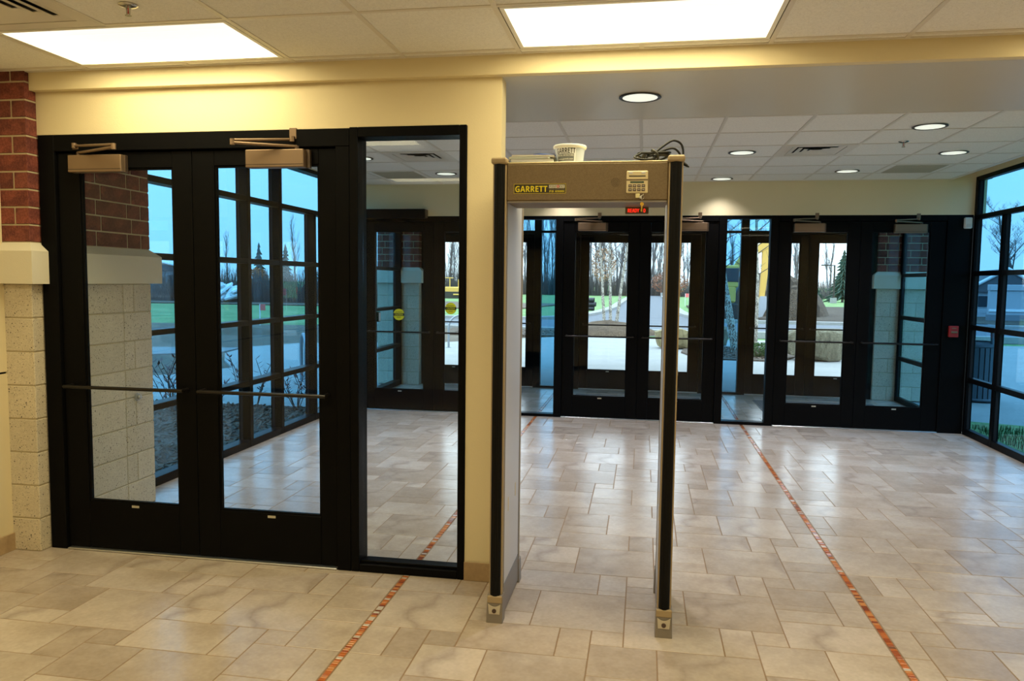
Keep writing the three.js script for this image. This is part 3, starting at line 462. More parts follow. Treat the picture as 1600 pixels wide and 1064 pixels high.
// ================================================================ LIGHTS AND CEILING FITTINGS
M.trofferWhite = std({ color: sr(236, 234, 226), roughness: 0.5 });
M.trofferGlow = std({ color: sr(240, 238, 230), roughness: 0.6, emissive: new THREE.Color().setRGB(0.98, 1, 0.95), emissiveIntensity: 0.78 });
const troffLabel = ['recessed white light troffer over the left door pair', 'recessed white light troffer over the metal detector', 'recessed white light troffer over the right of the opening'];
TROFF.forEach(([x, z], i) => {
  const w = LP - 0.017, d = LP / 2 - 0.017, y = CL + 0.002, row = Math.floor(i / 3);
  const t = thing('ceiling_light', row ? (row === 1 ? 'recessed light troffer in the middle of the lobby ceiling' : 'recessed light troffer at the back of the lobby') : troffLabel[i % 3], 'ceiling light', [x, y, z], row ? { group: row === 1 ? 'middle lobby troffers' : 'back lobby troffers' } : {});
  part('frame', merge([cbox(x - w, x + w, y - 0.004, y + 0.01, z + d - 0.02, z + d, 0.001), cbox(x - w, x + w, y - 0.004, y + 0.01, z - d, z - d + 0.02, 0.001), cbox(x - w, x - w + 0.02, y - 0.004, y + 0.01, z - d + 0.02, z + d - 0.02), cbox(x + w - 0.02, x + w, y - 0.004, y + 0.01, z - d + 0.02, z + d - 0.02)]), M.trofferWhite, t);
  // curved reflector: a trough along x, closed by sloped ends
  const A = w - 0.02, B = d - 0.02, hgt = 0.085, N = 16, prof = []; for (let k = 0; k <= N; k++) { const v = -1 + 2 * k / N; prof.push([v * B, hgt * (0.45 + 0.55 * Math.sqrt(1 - v * v * 0.98)) - 0.022 * Math.exp(-((v / 0.12) ** 2))]); }
  prof.unshift([-B, 0]); prof.push([B, 0]); const P = [], quad = (a, b, c, e) => P.push(...a, ...b, ...c, ...a, ...c, ...e);
  for (let k = 0; k + 1 < prof.length; k++) { const [z0, y0] = prof[k], [z1, y1] = prof[k + 1], e0 = A - 0.05 * Math.min(1, y0 / hgt), e1 = A - 0.05 * Math.min(1, y1 / hgt);
    quad([x - e0, y + y0, z + z0], [x - e1, y + y1, z + z1], [x + e1, y + y1, z + z1], [x + e0, y + y0, z + z0]);
    quad([x - A, y, z + z0], [x - A, y, z + z1], [x - e1, y + y1, z + z1], [x - e0, y + y0, z + z0]); quad([x + A, y, z + z0], [x + e0, y + y0, z + z0], [x + e1, y + y1, z + z1], [x + A, y, z + z1]); }
  const g = new THREE.BufferGeometry(); g.setAttribute('position', new THREE.Float32BufferAttribute(P, 3)); g.computeVertexNormals(); boxUV(g); part('reflector_glow', g, M.trofferGlow, t, 'glowing white curved reflector');
  part('housing', merge([cbox(x - w, x + w, y + hgt + 0.006, y + hgt + 0.02, z - d, z + d), cbox(x - w, x + w, y, y + hgt + 0.006, z - d - 0.001, z - d + 0.004), cbox(x - w, x + w, y, y + hgt + 0.006, z + d - 0.004, z + d + 0.001), cbox(x - w, x - w + 0.004, y, y + hgt + 0.006, z - d, z + d), cbox(x + w - 0.004, x + w, y, y + hgt + 0.006, z - d, z + d)]), M.trofferWhite, t);
  const l = new THREE.RectAreaLight(new THREE.Color().setRGB(...TROFFER_COLOR), TROFFER_POWER, 2 * A - 0.12, 2 * B - 0.06); l.position.set(0, 0.03, 0); l.rotation.x = -Math.PI / 2; l.name = 'troffer_light'; t.add(l);
});
M.lens = std({ color: sr(235, 235, 225), roughness: 0.4, emissive: new THREE.Color().setRGB(0.95, 1, 0.86), emissiveIntensity: 0.75 });
M.ring = std({ color: sr(70, 66, 62), roughness: 0.4, metalness: 0.5 });
const DOWN = [[-0.05, SOF, -4.552, 'round recessed downlight in the grey soffit beam'], [0.832, CV, -7.22, 'round downlight beside the square air diffuser'], [0.828, CV, -8.985, 'round downlight close above the lit far wall'], [2.03, CV, -8.486, 'round downlight beside the grey ceiling panel'], [2.646, CV, -7.40, 'round downlight near the right window wall'], [2.04, CV, -6.182, 'round downlight beside the hall sprinkler'],
  [-0.95, CV, -7.22, 'round downlight left of the mid hall'], [-0.95, CV, -8.985, 'round downlight above the middle doors on the left'], [-2.18, CV, -8.32, 'round downlight seen through the front sidelight, near the far doors'], [-2.738, CV, -7.203, 'round downlight seen through the front sidelight, beside the left diffuser'], [-2.16, CV, -6.18, 'round downlight behind the front door pair']];
for (const [x, y, z, label] of DOWN) {
  const t = thing('downlight', label, 'downlight', [x, y, z]);
  part('trim_ring', lathe([[0.098, -0.0008], [0.118, -0.002], [0.121, -0.006], [0.114, -0.009], [0.1, -0.0072], [0.098, -0.0008]], x, y, z, 48), M.ring, t);
  part('lens', lathe([[0.0001, -0.003], [0.05, -0.0035], [0.1, -0.006], [0.1, -0.0008]], x, y, z, 40), M.lens, t, 'glowing white lens');
  const l = new THREE.SpotLight(new THREE.Color().setRGB(...DOWN_COLOR), z < -8.9 ? DOWN_POWER * 0.4 : DOWN_POWER, 0, 1.02, 0.6, 2); l.position.set(0, -0.012, 0); l.target.position.set(0, -1, 0); l.castShadow = true; l.shadow.radius = 3; l.name = 'downlight_beam'; t.add(l, l.target);
}
function diffuser(x, z, y, size, label) {
  const t = thing('air_diffuser', label, 'air vent', [x, y, z]), h = size / 2, m = M.tee;
  const box = (k, w, yy) => merge([cbox(x - k, x + k, yy - 0.003, yy + 0.012, z + k - w, z + k, 0.001), cbox(x - k, x + k, yy - 0.003, yy + 0.012, z - k, z - k + w, 0.001), cbox(x - k, x - k + w, yy - 0.003, yy + 0.012, z - k + w, z + k - w, 0.001), cbox(x + k - w, x + k, yy - 0.003, yy + 0.012, z - k + w, z + k - w, 0.001)]);
  part('face_plate', box(h, 0.075, y), m, t);
  part('throat', cbox(x - h, x + h, y + 0.013, y + 0.015, z - h, z + h), M.gasket, t);
  for (let i = 0; i < 4; i++) { const k = h - 0.08 - i * 0.055; if (k < 0.03) break; const P = [], o = k, n = k - 0.046, q = (a, b, c, d) => P.push(...a, ...b, ...c, ...a, ...c, ...d);
    const A = [[-o, 0, o], [o, 0, o], [o, 0, -o], [-o, 0, -o]].map(p => [x + p[0], y - 0.001, z + p[2]]), B = [[-n, 0, n], [n, 0, n], [n, 0, -n], [-n, 0, -n]].map(p => [x + p[0], y + 0.009, z + p[2]]);
    for (let e = 0; e < 4; e++) { const f = (e + 1) % 4; q(A[e], A[f], B[f], B[e]); q(A[e].map((v, s) => s === 1 ? v + 0.002 : v), B[e].map((v, s) => s === 1 ? v + 0.002 : v), B[f].map((v, s) => s === 1 ? v + 0.002 : v), A[f].map((v, s) => s === 1 ? v + 0.002 : v)); }
    const g = new THREE.BufferGeometry(); g.setAttribute('position', new THREE.Float32BufferAttribute(P, 3)); g.computeVertexNormals(); boxUV(g); part('louvre', g, m, t); }
  return t;
}
diffuser(LOBBY_VENT[0], LOBBY_VENT[1], CL, LP - 0.004, 'square louvred air diffuser in the lobby ceiling beside the left troffer');
diffuser(VENTS[0][0], VENTS[0][1], CV, 0.59, 'square louvred air diffuser in the hall ceiling right of the metal detector');
diffuser(VENTS[1][0], VENTS[1][1], CV, 0.59, 'square louvred air diffuser in the hall ceiling seen through the front sidelight');
M.grille = std({ color: sr(186, 182, 170), roughness: 0.5, metalness: 0.2 });
GREYS.forEach(([x, z], i) => { const t = thing('return_grille', i ? 'grey perforated return grille seen through the front sidelight' : 'grey perforated return grille in the hall ceiling near the right window wall', 'air vent', [x, CV, z]);
  part('panel', cbox(x - 0.297, x + 0.297, CV + 0.001, CV + 0.014, z - 0.297, z + 0.297, 0.001), M.ceil, t); part('mesh_face', cbox(x - 0.24, x + 0.24, CV - 0.002, CV + 0.004, z - 0.25, z + 0.25), M.grille, t);
  const b = []; for (let k = 0; k < 15; k++) b.push(cbox(x - 0.235, x + 0.235, CV - 0.0045, CV - 0.001, z - 0.24 + k * 0.034, z - 0.24 + k * 0.034 + 0.012)); part('grille_bars', merge(b), M.grille, t).userData.kind = 'stuff'; });
M.chrome = std({ color: sr(200, 198, 190), roughness: 0.2, metalness: 0.9 }); M.redBulb = phys({ color: sr(190, 40, 30), roughness: 0.2 });
for (const [x, y, z, label] of [[-2.212, CL, -3.066, 'pendent sprinkler head in the lobby ceiling beside the diffuser'], [2.054, CV, -6.81, 'pendent sprinkler head in the entrance hall ceiling']]) {
  const t = thing('sprinkler', label, 'sprinkler', [x, y, z]);
  part('escutcheon', lathe([[0.012, -0.012], [0.03, -0.008], [0.04, -0.002], [0.04, 0]], x, y, z, 28), M.chrome, t);
  part('frame_arms', merge([rod([x - 0.009, y - 0.008, z], [x - 0.006, y - 0.042, z], 0.003), rod([x + 0.009, y - 0.008, z], [x + 0.006, y - 0.042, z], 0.003), rod([x, y, z], [x, y - 0.014, z], 0.009)]), M.chrome, t);
  part('glass_bulb', rod([x, y - 0.012, z], [x, y - 0.036, z], 0.0025), M.redBulb, t); part('deflector', disc(x, y - 0.044, z, 0.014, 0.0025, 16), M.chrome, t);
}

// ================================================================ FIXTURES ON THE FAR WALL
{
  const t = thing('motion_sensor', 'small white motion sensor on the black panel beside the right window wall', 'sensor', [3.48, 2.34, ZV]); part('sensor_body', cbox(3.44, 3.515, 2.28, 2.40, ZV, ZV + 0.05, 0.008), M.white, t); part('sensor_lens', cbox(3.455, 3.50, 2.295, 2.33, ZV + 0.048, ZV + 0.054, 0.004), M.panelGrey, t);
  const red = std({ color: sr(150, 32, 32), roughness: 0.5 });
  const f = thing('fire_alarm_pull', 'red fire alarm pull station on the black panel by the right window wall', 'alarm pull', [3.39, 1.145, ZV]); part('alarm_body', cbox(3.345, 3.44, 1.085, 1.21, ZV, ZV + 0.04, 0.004), red, f); part('pull_lever', cbox(3.36, 3.425, 1.13, 1.152, ZV + 0.04, ZV + 0.052, 0.003), M.bronze, f); part('alarm_plate', cbox(3.37, 3.415, 1.178, 1.19, ZV + 0.039, ZV + 0.042), M.bronze, f);
  const o = thing('door_operator', 'long black automatic door operator box over the far left door', 'door operator', [-3.07, 2.46, ZV]); part('operator_cover', cbox(-3.5, -2.655, 2.40, 2.512, ZV, ZV + 0.11, 0.006), M.black, o); part('end_cap', cbox(-2.655, -2.646, 2.405, 2.508, ZV, ZV + 0.105, 0.003), M.bronzeDark, o);
  part('operator_arm', merge([rod([-3.02, 2.395, ZV + 0.05], [-2.80, 2.33, ZV + 0.06], 0.008), rod([-3.02, 2.38, ZV + 0.05], [-3.02, 2.41, ZV + 0.05], 0.014)]), M.black, o);
  const c = thing('card_reader', 'small grey push plate box on the airlock window frame', 'push plate', [-3.7, 1.13, -10.4]); part('reader_body', cbox(-3.75, -3.69, 1.05, 1.19, -10.46, -10.37, 0.006), M.black, c); part('reader_face', cbox(-3.70, -3.684, 1.06, 1.18, -10.45, -10.38, 0.004), M.panelGrey, c);
  for (const [x0, x1, l] of [[-3.3, -1.75, 'dark grey entrance mat before the left outer doors'], [-0.95, 0.82, 'dark grey entrance mat before the middle outer doors'], [1.55, 3.15, 'dark grey entrance mat before the right outer doors']]) {
    const m = thing('entrance_mat', l, 'mat', [(x0 + x1) / 2, 0, -10.4]); part('mat_carpet', cbox(x0 + 0.02, x1 - 0.02, 0, 0.010, -11.2, -9.55, 0.003), M.mat, m); part('mat_border', merge([cbox(x0, x0 + 0.02, 0, 0.007, -11.22, -9.53, 0.003), cbox(x1 - 0.02, x1, 0, 0.007, -11.22, -9.53, 0.003), cbox(x0 + 0.02, x1 - 0.02, 0, 0.007, -9.55, -9.53, 0.003), cbox(x0 + 0.02, x1 - 0.02, 0, 0.007, -11.22, -11.2, 0.003)]), M.rubber, m); }
}
// flat print, drawn on canvas
function canvasTex(w, h, draw) { const c = document.createElement('canvas'); c.width = w; c.height = h; const x = c.getContext('2d'); draw(x, w, h); const t = new THREE.CanvasTexture(c); t.colorSpace = THREE.SRGBColorSpace; t.magFilter = THREE.LinearFilter; return t; }
function fitText(x, s, cx, cy, w, h, font, align = 'center') { x.save(); x.font = 'bold 100px ' + (font || 'sans-serif'); x.textBaseline = 'alphabetic'; x.textAlign = 'center'; const m = x.measureText(s).width; x.translate(cx, cy + h / 2); x.scale(w / m, h / 73); x.fillText(s, 0, 0); x.restore(); }
function plate(w, h, r = 0) { const s = new THREE.Shape(); s.absarc(0, 0, r, 0, Math.PI * 2); const g = r ? new THREE.CircleGeometry(r, 40) : new THREE.PlaneGeometry(w, h); return g; }
const cautionTex = canvasTex(256, 256, (x, w, h) => { x.fillStyle = '#d9d21a'; x.fillRect(0, 0, w, h); x.fillStyle = '#141310'; x.fillRect(0, 98, w, 60); x.fillStyle = '#d9d21a'; fitText(x, 'CAUTION', 128, 128, 190, 36); x.fillStyle = '#141310'; fitText(x, 'AUTOMATIC', 128, 72, 150, 22); fitText(x, 'DOOR', 128, 188, 90, 24); });
M.caution = std({ map: cautionTex, roughness: 0.4 });
for (const [x, y, z, l] of [[-3.03, 1.212, ZV - 0.039, 'round yellow caution sticker on the far left door glass'], [-2.36, 1.30, ZV - 0.039, 'round yellow caution sticker on the door glass with grass behind it']]) {
  const t = thing('caution_sticker', l, 'sticker', [x, y, z]); const g = new THREE.CylinderGeometry(0.072, 0.072, 0.001, 40); g.rotateX(Math.PI / 2); g.rotateZ(0); const p = g.attributes.position, u = g.attributes.uv; for (let i = 0; i < p.count; i++) u.setXY(i, 0.5 + p.getX(i) / 0.146, 0.5 + p.getY(i) / 0.146); localPart('sticker_disc', g, M.caution, t);
}

// ================================================================ WALK-THROUGH METAL DETECTOR
const det = thing('metal_detector', 'walk-through metal detector arch with bronze header and black edged posts', 'metal detector', [-0.27, 0, -3.82]);
{
  const zF = -3.572, zB = -4.075, yT = 2.19;
  const side = (xi, xo, s) => {                      // xi inner face, xo outer face
    const a = Math.min(xi, xo), b = Math.max(xi, xo);
    part('side_panel', cbox(a, b, 0.16, yT, zB, zF, 0.004), M.panelGrey, det, 'smooth pale grey inner side panel');
    const k = part('kick_plate', cbox(a - 0.001, b + 0.001, 0.012, 0.16, zB, zF, 0.004), M.kick, det, 'grey metal kick plate');
    part('panel_channel', merge([cbox(a - 0.003, b + 0.003, 0.012, yT, zF - 0.035, zF - 0.022, 0.002), cbox(a - 0.003, b + 0.003, 0.012, yT, zB + 0.022, zB + 0.035, 0.002)]), M.kick, det);
    for (const [zz, f] of [[zF, 1], [zB, -1]]) {
      const cx = (xi + xo) / 2, W = 0.064;
      part('post_edge', cbox(cx - W / 2, cx + W / 2, 0.12, yT, zz - 0.014, zz + 0.014, 0.004), M.tan, det, 'tan post edging');
      const g = new THREE.CylinderGeometry(0.0255, 0.0255, yT - 0.128, 24, 1); g.scale(1, 1, 0.85); g.translate(cx, (yT + 0.128) / 2, zz + f * 0.012); const post = part('post', g.toNonIndexed(), M.rubber, det, 'ribbed black rubber post facing');
      const ribs = []; for (let q = -2; q <= 2; q++) { const t = q * 0.42; ribs.push(cbox(cx + Math.sin(t) * 0.0255 - 0.001, cx + Math.sin(t) * 0.0255 + 0.001, 0.13, yT - 0.002, zz + f * (0.012 + Math.cos(t) * 0.0217) - 0.001, zz + f * (0.012 + Math.cos(t) * 0.0217) + 0.001)); } part('rib', merge(ribs), M.rubber, post);
      part('post_cap', new RoundedBoxGeometry(0.076, 0.03, 0.078, 4, 0.011).toNonIndexed().translate(cx, yT + 0.013, zz), M.tan, det, 'rounded tan post cap');
      // foot: tapering shoe with a pale scooped face and a dark button
      const h = 0.128, sh = new THREE.Shape([[-0.036, 0], [0.036, 0], [0.036, h], [-0.036, h]].map(p => new THREE.Vector2(...p)));
      const fg = new THREE.ExtrudeGeometry(sh, { depth: 0.062, bevelEnabled: true, bevelSize: 0.004, bevelThickness: 0.004, bevelSegments: 2 }); const P = fg.attributes.position; for (let i = 0; i < P.count; i++) { const y = P.getY(i), t = y / h; if (P.getZ(i) > 0.03) P.setZ(i, P.getZ(i) - 0.02 * Math.max(0, t - 0.35)); P.setX(i, P.getX(i) * (1 - 0.06 * t)); P.setY(i, Math.max(0, y)); } fg.computeVertexNormals();
      if (f < 0) fg.rotateY(Math.PI); fg.translate(cx, 0.0005, zz - f * 0.024); const foot = part('foot', fg.toNonIndexed(), M.kick, det, 'tan plastic foot');
      const sc = new THREE.Shape(); sc.moveTo(-0.026, 0.045); sc.lineTo(0.026, 0.045); sc.lineTo(0.03, 0.095); sc.quadraticCurveTo(0, 0.068, -0.03, 0.095); sc.closePath(); const face = new THREE.ExtrudeGeometry(sc, { depth: 0.004, bevelEnabled: false }); if (f < 0) face.rotateY(Math.PI); face.translate(cx, 0, zz + f * 0.0385); part('foot_face', face.toNonIndexed(), M.footFace, foot);
      part('foot_collar', cbox(cx - 0.0365, cx + 0.0365, 0.094, 0.132, zz + f * 0.0 - 0.02, zz + f * 0.036, 0.005), M.tan, foot);
      const bt = new THREE.CylinderGeometry(0.0105, 0.0105, 0.006, 20); bt.rotateX(Math.PI / 2); bt.translate(cx, 0.062, zz + f * 0.0445); part('foot_button', bt.toNonIndexed(), M.button, foot);
    }
    for (const [yy, zz] of [[0.5, -3.72], [0.52, -3.93]]) part('sensor_strip', cbox(xi - s * 0.002, xi + s * 0.002, yy, yy + 0.07, zz - 0.007, zz + 0.007, 0.001), M.cream, det, 'small cream sensor window');
  };
  side(-0.645, -0.705, 1); side(0.098, 0.158, -1);
  const hd = part('header', cbox(-0.644, 0.096, 2.02, 2.193, -3.845, -3.562, 0.006), M.header, det, 'bronze brown header box');
  part('header_lit_top', cbox(-0.641, 0.093, 2.1925, 2.1985, -3.843, -3.564, 0.002), M.cream, hd); part('header_lip', cbox(-0.64, 0.092, 2.012, 2.0205, -3.582, -3.563, 0.002), M.kick, hd); part('header_underside', cbox(-0.64, 0.092, 2.0135, 2.021, -3.84, -3.583, 0.001), M.header, hd);  // top plate is cream to paint in the troffer light falling on the header
  // name sticker
  const logo = canvasTex(1024, 192, (x, w, h) => { x.fillStyle = '#2c2416'; x.fillRect(0, 0, w, h); x.strokeStyle = '#c9b42a'; x.lineWidth = 9; x.strokeRect(6, 6, w - 12, h - 12); x.fillStyle = '#e6d40e'; fitText(x, 'GARRETT', 342, 100, 640, 116); x.fillStyle = '#c8c4b6'; x.fillRect(692, 24, 306, 62); x.fillStyle = '#7d7460'; fitText(x, 'PINPOINT', 845, 55, 290, 42); x.fillStyle = '#c8342a'; x.beginPath(); x.arc(868, 55, 26, 0, 7); x.fill(); x.fillStyle = '#c8c4b6'; x.beginPath(); x.arc(868, 55, 12, 0, 7); x.fill(); x.fillStyle = '#8d805a'; fitText(x, 'METAL DETECTION', 845, 105, 300, 20); x.fillStyle = '#e6d40e'; fitText(x, 'PD 6500i', 845, 148, 300, 32); });
  const stG = new THREE.PlaneGeometry(0.244, 0.0455); stG.translate(-0.487, 2.0765, -3.5612); part('name_sticker', stG, std({ map: logo, roughness: 0.4 }), det, 'dark sticker with yellow lettering');
  // speaker holes
  const holes = []; for (let r = 0; r < 4; r++) { const n = r ? r * 6 : 1; for (let k = 0; k < n; k++) { const g = new THREE.CylinderGeometry(0.0013, 0.0013, 0.001, 8); g.rotateX(Math.PI / 2); g.translate(-0.14 + Math.cos(k / n * 6.283) * r * 0.0062, 2.102 + Math.sin(k / n * 6.283) * r * 0.0062, -3.5616); holes.push(g); } } part('speaker_holes', merge(holes), M.rubber, det).userData.kind = 'stuff';
  // control panel
  const cp = part('control_panel', cbox(-0.091, 0.005, 2.052, 2.152, -3.566, -3.553, 0.004), M.cream, det, 'cream control panel');
  part('slot_band', cbox(-0.0905, 0.0045, 2.108, 2.1145, -3.56, -3.5522), M.header, cp); part('card_slot', cbox(-0.08, -0.006, 2.1255, 2.130, -3.56, -3.5524), M.rubber, cp);
  for (const x of [-0.072, -0.016]) part('hinge_clip', cbox(x - 0.009, x + 0.009, 2.138, 2.146, -3.556, -3.5515, 0.001), M.panelGrey, cp);
  part('display_screen', cbox(-0.074, -0.013, 2.0965, 2.1045, -3.556, -3.5522), std({ color: sr(52, 74, 52), roughness: 0.2 }), cp, 'small dark green display');
  for (let r = 0; r < 2; r++) for (let k = 0; k < 4; k++) { const x = -0.0815 + k * 0.0195, y = 2.0605 + r * 0.0175; const key = part('key_button', cbox(x, x + 0.0155, y, y + 0.0125, -3.554, -3.5508, 0.001), M.button, cp); }
  for (let r = 0; r < 2; r++) for (let k = 0; k < 4; k++) { const x = -0.0815 + k * 0.0195, y = 2.0605 + r * 0.0175; part('key_mark', cbox(x + 0.003, x + 0.0125, y + 0.005, y + 0.0078, -3.5512, -3.5505), M.footFace, cp); }
  // red readout under the rear edge of the header
  const led = canvasTex(256, 64, (x, w, h) => { x.fillStyle = '#000'; x.fillRect(0, 0, w, h); x.fillStyle = '#ff1a12'; fitText(x, 'READY', 86, 32, 140, 44, 'monospace'); fitText(x, '0', 216, 32, 30, 44, 'monospace'); });
  const rb = part('readout_display', cbox(-0.10, 0.012, 1.982, 2.014, -3.845, -3.815, 0.003), std({ color: sr(120, 104, 78), roughness: 0.5 }), det, 'small readout with red lit characters');
  const lg = new THREE.PlaneGeometry(0.104, 0.026); lg.translate(-0.044, 1.998, -3.8145); part('lit_characters', lg, std({ color: sr(110, 95, 70), roughness: 0.5, emissive: new THREE.Color(1, 1, 1), emissiveMap: led, emissiveIntensity: 2 }), rb);
  for (const y of [1.2, 1.95]) part('latch', merge([cbox(0.158, 0.172, y, y + 0.028, -3.80, -3.785, 0.003)]), M.steel, det);
}

// ---------------------------------------------------------------- things lying on the detector
{
  const yB = 2.199;
  const bk = thing('plastic_bucket', 'white plastic tub with black lettering on top of the metal detector', 'tub', [-0.362, yB, -3.68]);
  const plas = phys({ color: sr(216, 226, 238), roughness: 0.35, transmission: 0.35, thickness: 0 });
  part('tub_body', lathe([[0.0, 0.002], [0.06, 0.002], [0.0625, 0.006], [0.0715, 0.082], [0.0695, 0.082], [0.0605, 0.008], [0, 0.006]], -0.362, yB, -3.68, 48), plas, bk);
  part('tub_rim', lathe([[0.0705, 0.073], [0.077, 0.074], [0.0785, 0.080], [0.0785, 0.086], [0.076, 0.0885], [0.0705, 0.0885], [0.0705, 0.073]], -0.362, yB, -3.68, 48), M.white, bk);
  const bt = canvasTex(512, 256, (x, w, h) => { x.fillStyle = '#dde4ee'; x.fillRect(0, 0, w, h); x.fillStyle = '#0c0c10'; fitText(x, 'GARRETT', 256, 58, 490, 92); x.fillStyle = '#6a7078'; x.fillRect(30, 112, 440, 130); x.fillStyle = '#d4d8da'; fitText(x, 'METAL DETECTORS', 250, 140, 420, 34); fitText(x, 'www.garrett.com', 250, 205, 400, 28); });
  const lab = new THREE.CylinderGeometry(0.0708, 0.0635, 0.066, 24, 1, true, -0.98, 1.5); lab.translate(-0.362, yB + 0.0405, -3.68); part('print_label', lab.toNonIndexed(), std({ map: bt, roughness: 0.5 }), bk, 'black and grey printed lettering');
  const paper = (i, w, d, h, y, x, z, ry, cover, label) => { const t = thing('booklet', label, 'booklet', [x, y, z]); t.rotation.y = ry; const pg = cbox(-w / 2 + 0.002, w / 2 - 0.002, 0.0012, h - 0.0012, -d / 2 + 0.002, d / 2 - 0.002), cv = merge([cbox(-w / 2, w / 2, h - 0.0012, h, -d / 2, d / 2), cbox(-w / 2, w / 2, 0, 0.0012, -d / 2, d / 2), cbox(-w / 2, -w / 2 + 0.0015, 0.0012, h - 0.0012, -d / 2, d / 2)]); localPart('pages', pg, M.white, t); localPart('cover', cv, cover, t); };
  paper(0, 0.2, 0.24, 0.016, yB, -0.533, -3.69, 0.05, std({ color: sr(96, 112, 84), roughness: 0.5 }), 'grey-green booklet at the bottom of the pile on the metal detector');
  paper(1, 0.19, 0.235, 0.012, yB + 0.0162, -0.536, -3.695, -0.06, std({ color: sr(170, 168, 140), roughness: 0.5 }), 'olive-cream booklet in the middle of the pile on the metal detector');
  paper(2, 0.2, 0.21, 0.009, yB + 0.0284, -0.535, -3.70, 0.1, std({ color: sr(196, 180, 170), roughness: 0.45 }), 'pinkish booklet on top of the pile on the metal detector');
  const ld = thing('tub_lid', 'round blue-edged plastic lid leaning behind the booklets', 'lid', [-0.478, yB + 0.0385, -3.73]); ld.rotation.z = -0.05; ld.rotation.x = -0.03;
  localPart('lid_disc', lathe([[0, 0.004], [0.068, 0.004], [0.07, 0.0], [0.074, 0.0], [0.074, 0.008], [0, 0.008]], 0, 0, 0, 40), M.white, ld); localPart('lid_edge', new THREE.TorusGeometry(0.0735, 0.0035, 8, 48).rotateX(Math.PI / 2).translate(0, 0.008, 0), std({ color: sr(70, 98, 176), roughness: 0.4 }), ld);
  // coiled power cord
  const C = (x, y, z) => [x, y, z];
  const cd = thing('power_cord', 'coiled black power cord lying on the right end of the metal detector', 'cord', [0.06, yB, -3.66]);
  const cm = phys({ color: sr(14, 14, 14), roughness: 0.4, specularIntensity: 0.6 });
  part('cord_loops', merge([
    tube([C(-0.03, yB + 0.036, -3.60), C(-0.058, yB + 0.018, -3.585), C(-0.03, yB + 0.006, -3.57), C(0.012, yB + 0.0055, -3.575), C(0.035, yB + 0.02, -3.60), C(0.04, yB + 0.04, -3.63), C(0.02, yB + 0.036, -3.66), C(-0.035, yB + 0.03, -3.66), C(-0.04, yB + 0.04, -3.62), C(0.02, yB + 0.038, -3.60), C(0.09, yB + 0.042, -3.61), C(0.10, yB + 0.045, -3.65), C(0.03, yB + 0.048, -3.67), C(-0.02, yB + 0.034, -3.65)], 0.0052, 160, 8),
    tube([C(0.028, yB + 0.028, -3.62), C(0.06, yB + 0.05, -3.64), C(0.12, yB + 0.066, -3.66), C(0.150, yB + 0.03, -3.66), C(0.135, yB + 0.005, -3.65), C(0.11, yB + 0.022, -3.64), C(0.06, yB + 0.032, -3.63), C(0.02, yB + 0.012, -3.62), C(-0.015, yB + 0.022, -3.63)], 0.0052, 110, 8),
    tube([C(0.03, yB + 0.04, -3.63), C(0.07, yB + 0.076, -3.65), C(0.118, yB + 0.104, -3.67), C(0.152, yB + 0.088, -3.68), C(0.160, yB + 0.03, -3.67), C(0.138, yB + 0.006, -3.65), C(0.10, yB + 0.03, -3.62), C(0.05, yB + 0.03, -3.60), C(0.028, yB + 0.012, -3.60)], 0.0052, 110, 8),
    tube([C(-0.03, yB + 0.006, -3.66), C(-0.02, yB + 0.03, -3.63), C(-0.006, yB + 0.034, -3.61), C(-0.002, yB + 0.012, -3.60), C(0.03, yB + 0.006, -3.64), C(0.07, yB + 0.02, -3.66), C(0.1, yB + 0.032, -3.65), C(0.1, yB + 0.024, -3.63)], 0.0052, 80, 8)]), cm, cd);
  part('cord_tie', tube([C(0.025, yB + 0.05, -3.60), C(0.045, yB + 0.03, -3.592), C(0.048, yB + 0.014, -3.61), C(0.035, yB + 0.02, -3.68), C(0.022, yB + 0.05, -3.66)], 0.0058, 50, 8, true), std({ color: sr(34, 34, 30), roughness: 0.5 }), cd);
  part('plug', merge([rod([0.095, yB + 0.03, -3.63], [0.14, yB + 0.004, -3.61], 0.008, 0.010, 12), rod([0.14, yB + 0.004, -3.61], [0.178, yB - 0.022, -3.60], 0.0105, 0.006, 12), rod([0.178, yB - 0.022, -3.60], [0.186, yB - 0.028, -3.598], 0.004, 0.003, 8)]), cm, cd);
  // keys
  const brass = std({ color: sr(196, 156, 62), roughness: 0.3, metalness: 0.8 });
  const kr = thing('key_ring', 'keys and cream tag hanging from the detector control panel', 'keys', [-0.03, 2.04, -3.552]);
  part('key_tag', cbox(-0.049, -0.030, 2.0305, 2.0495, -3.5535, -3.5505, 0.002), std({ color: sr(226, 214, 160), roughness: 0.5 }), kr, 'cream plastic tag');
  const ring = new THREE.TorusGeometry(0.0085, 0.001, 8, 28); ring.translate(-0.0195, 2.033, -3.5515); part('ring', ring.toNonIndexed(), M.chrome, kr);
  part('small_key', merge([rod([-0.024, 2.036, -3.551], [-0.012, 2.047, -3.5505], 0.0022, 0.0022, 8), disc(0, 0, 0, 0.006, 0.002, 16).rotateX(Math.PI / 2).translate(-0.026, 2.033, -3.5505)]), M.chrome, kr);
  part('chain', tube([[-0.0195, 2.025, -3.551], [-0.0205, 2.018, -3.551], [-0.0195, 2.010, -3.551]], 0.0009, 10, 6), M.chrome, kr);
  part('brass_key', merge([disc(0, 0, 0, 0.0085, 0.0022, 20).rotateX(Math.PI / 2).translate(-0.0195, 2.003, -3.551), cbox(-0.0225, -0.017, 1.968, 1.996, -3.5522, -3.5498, 0.0005), cbox(-0.0245, -0.022, 1.972, 1.978, -3.552, -3.55)]), brass, kr, 'brass key');
}

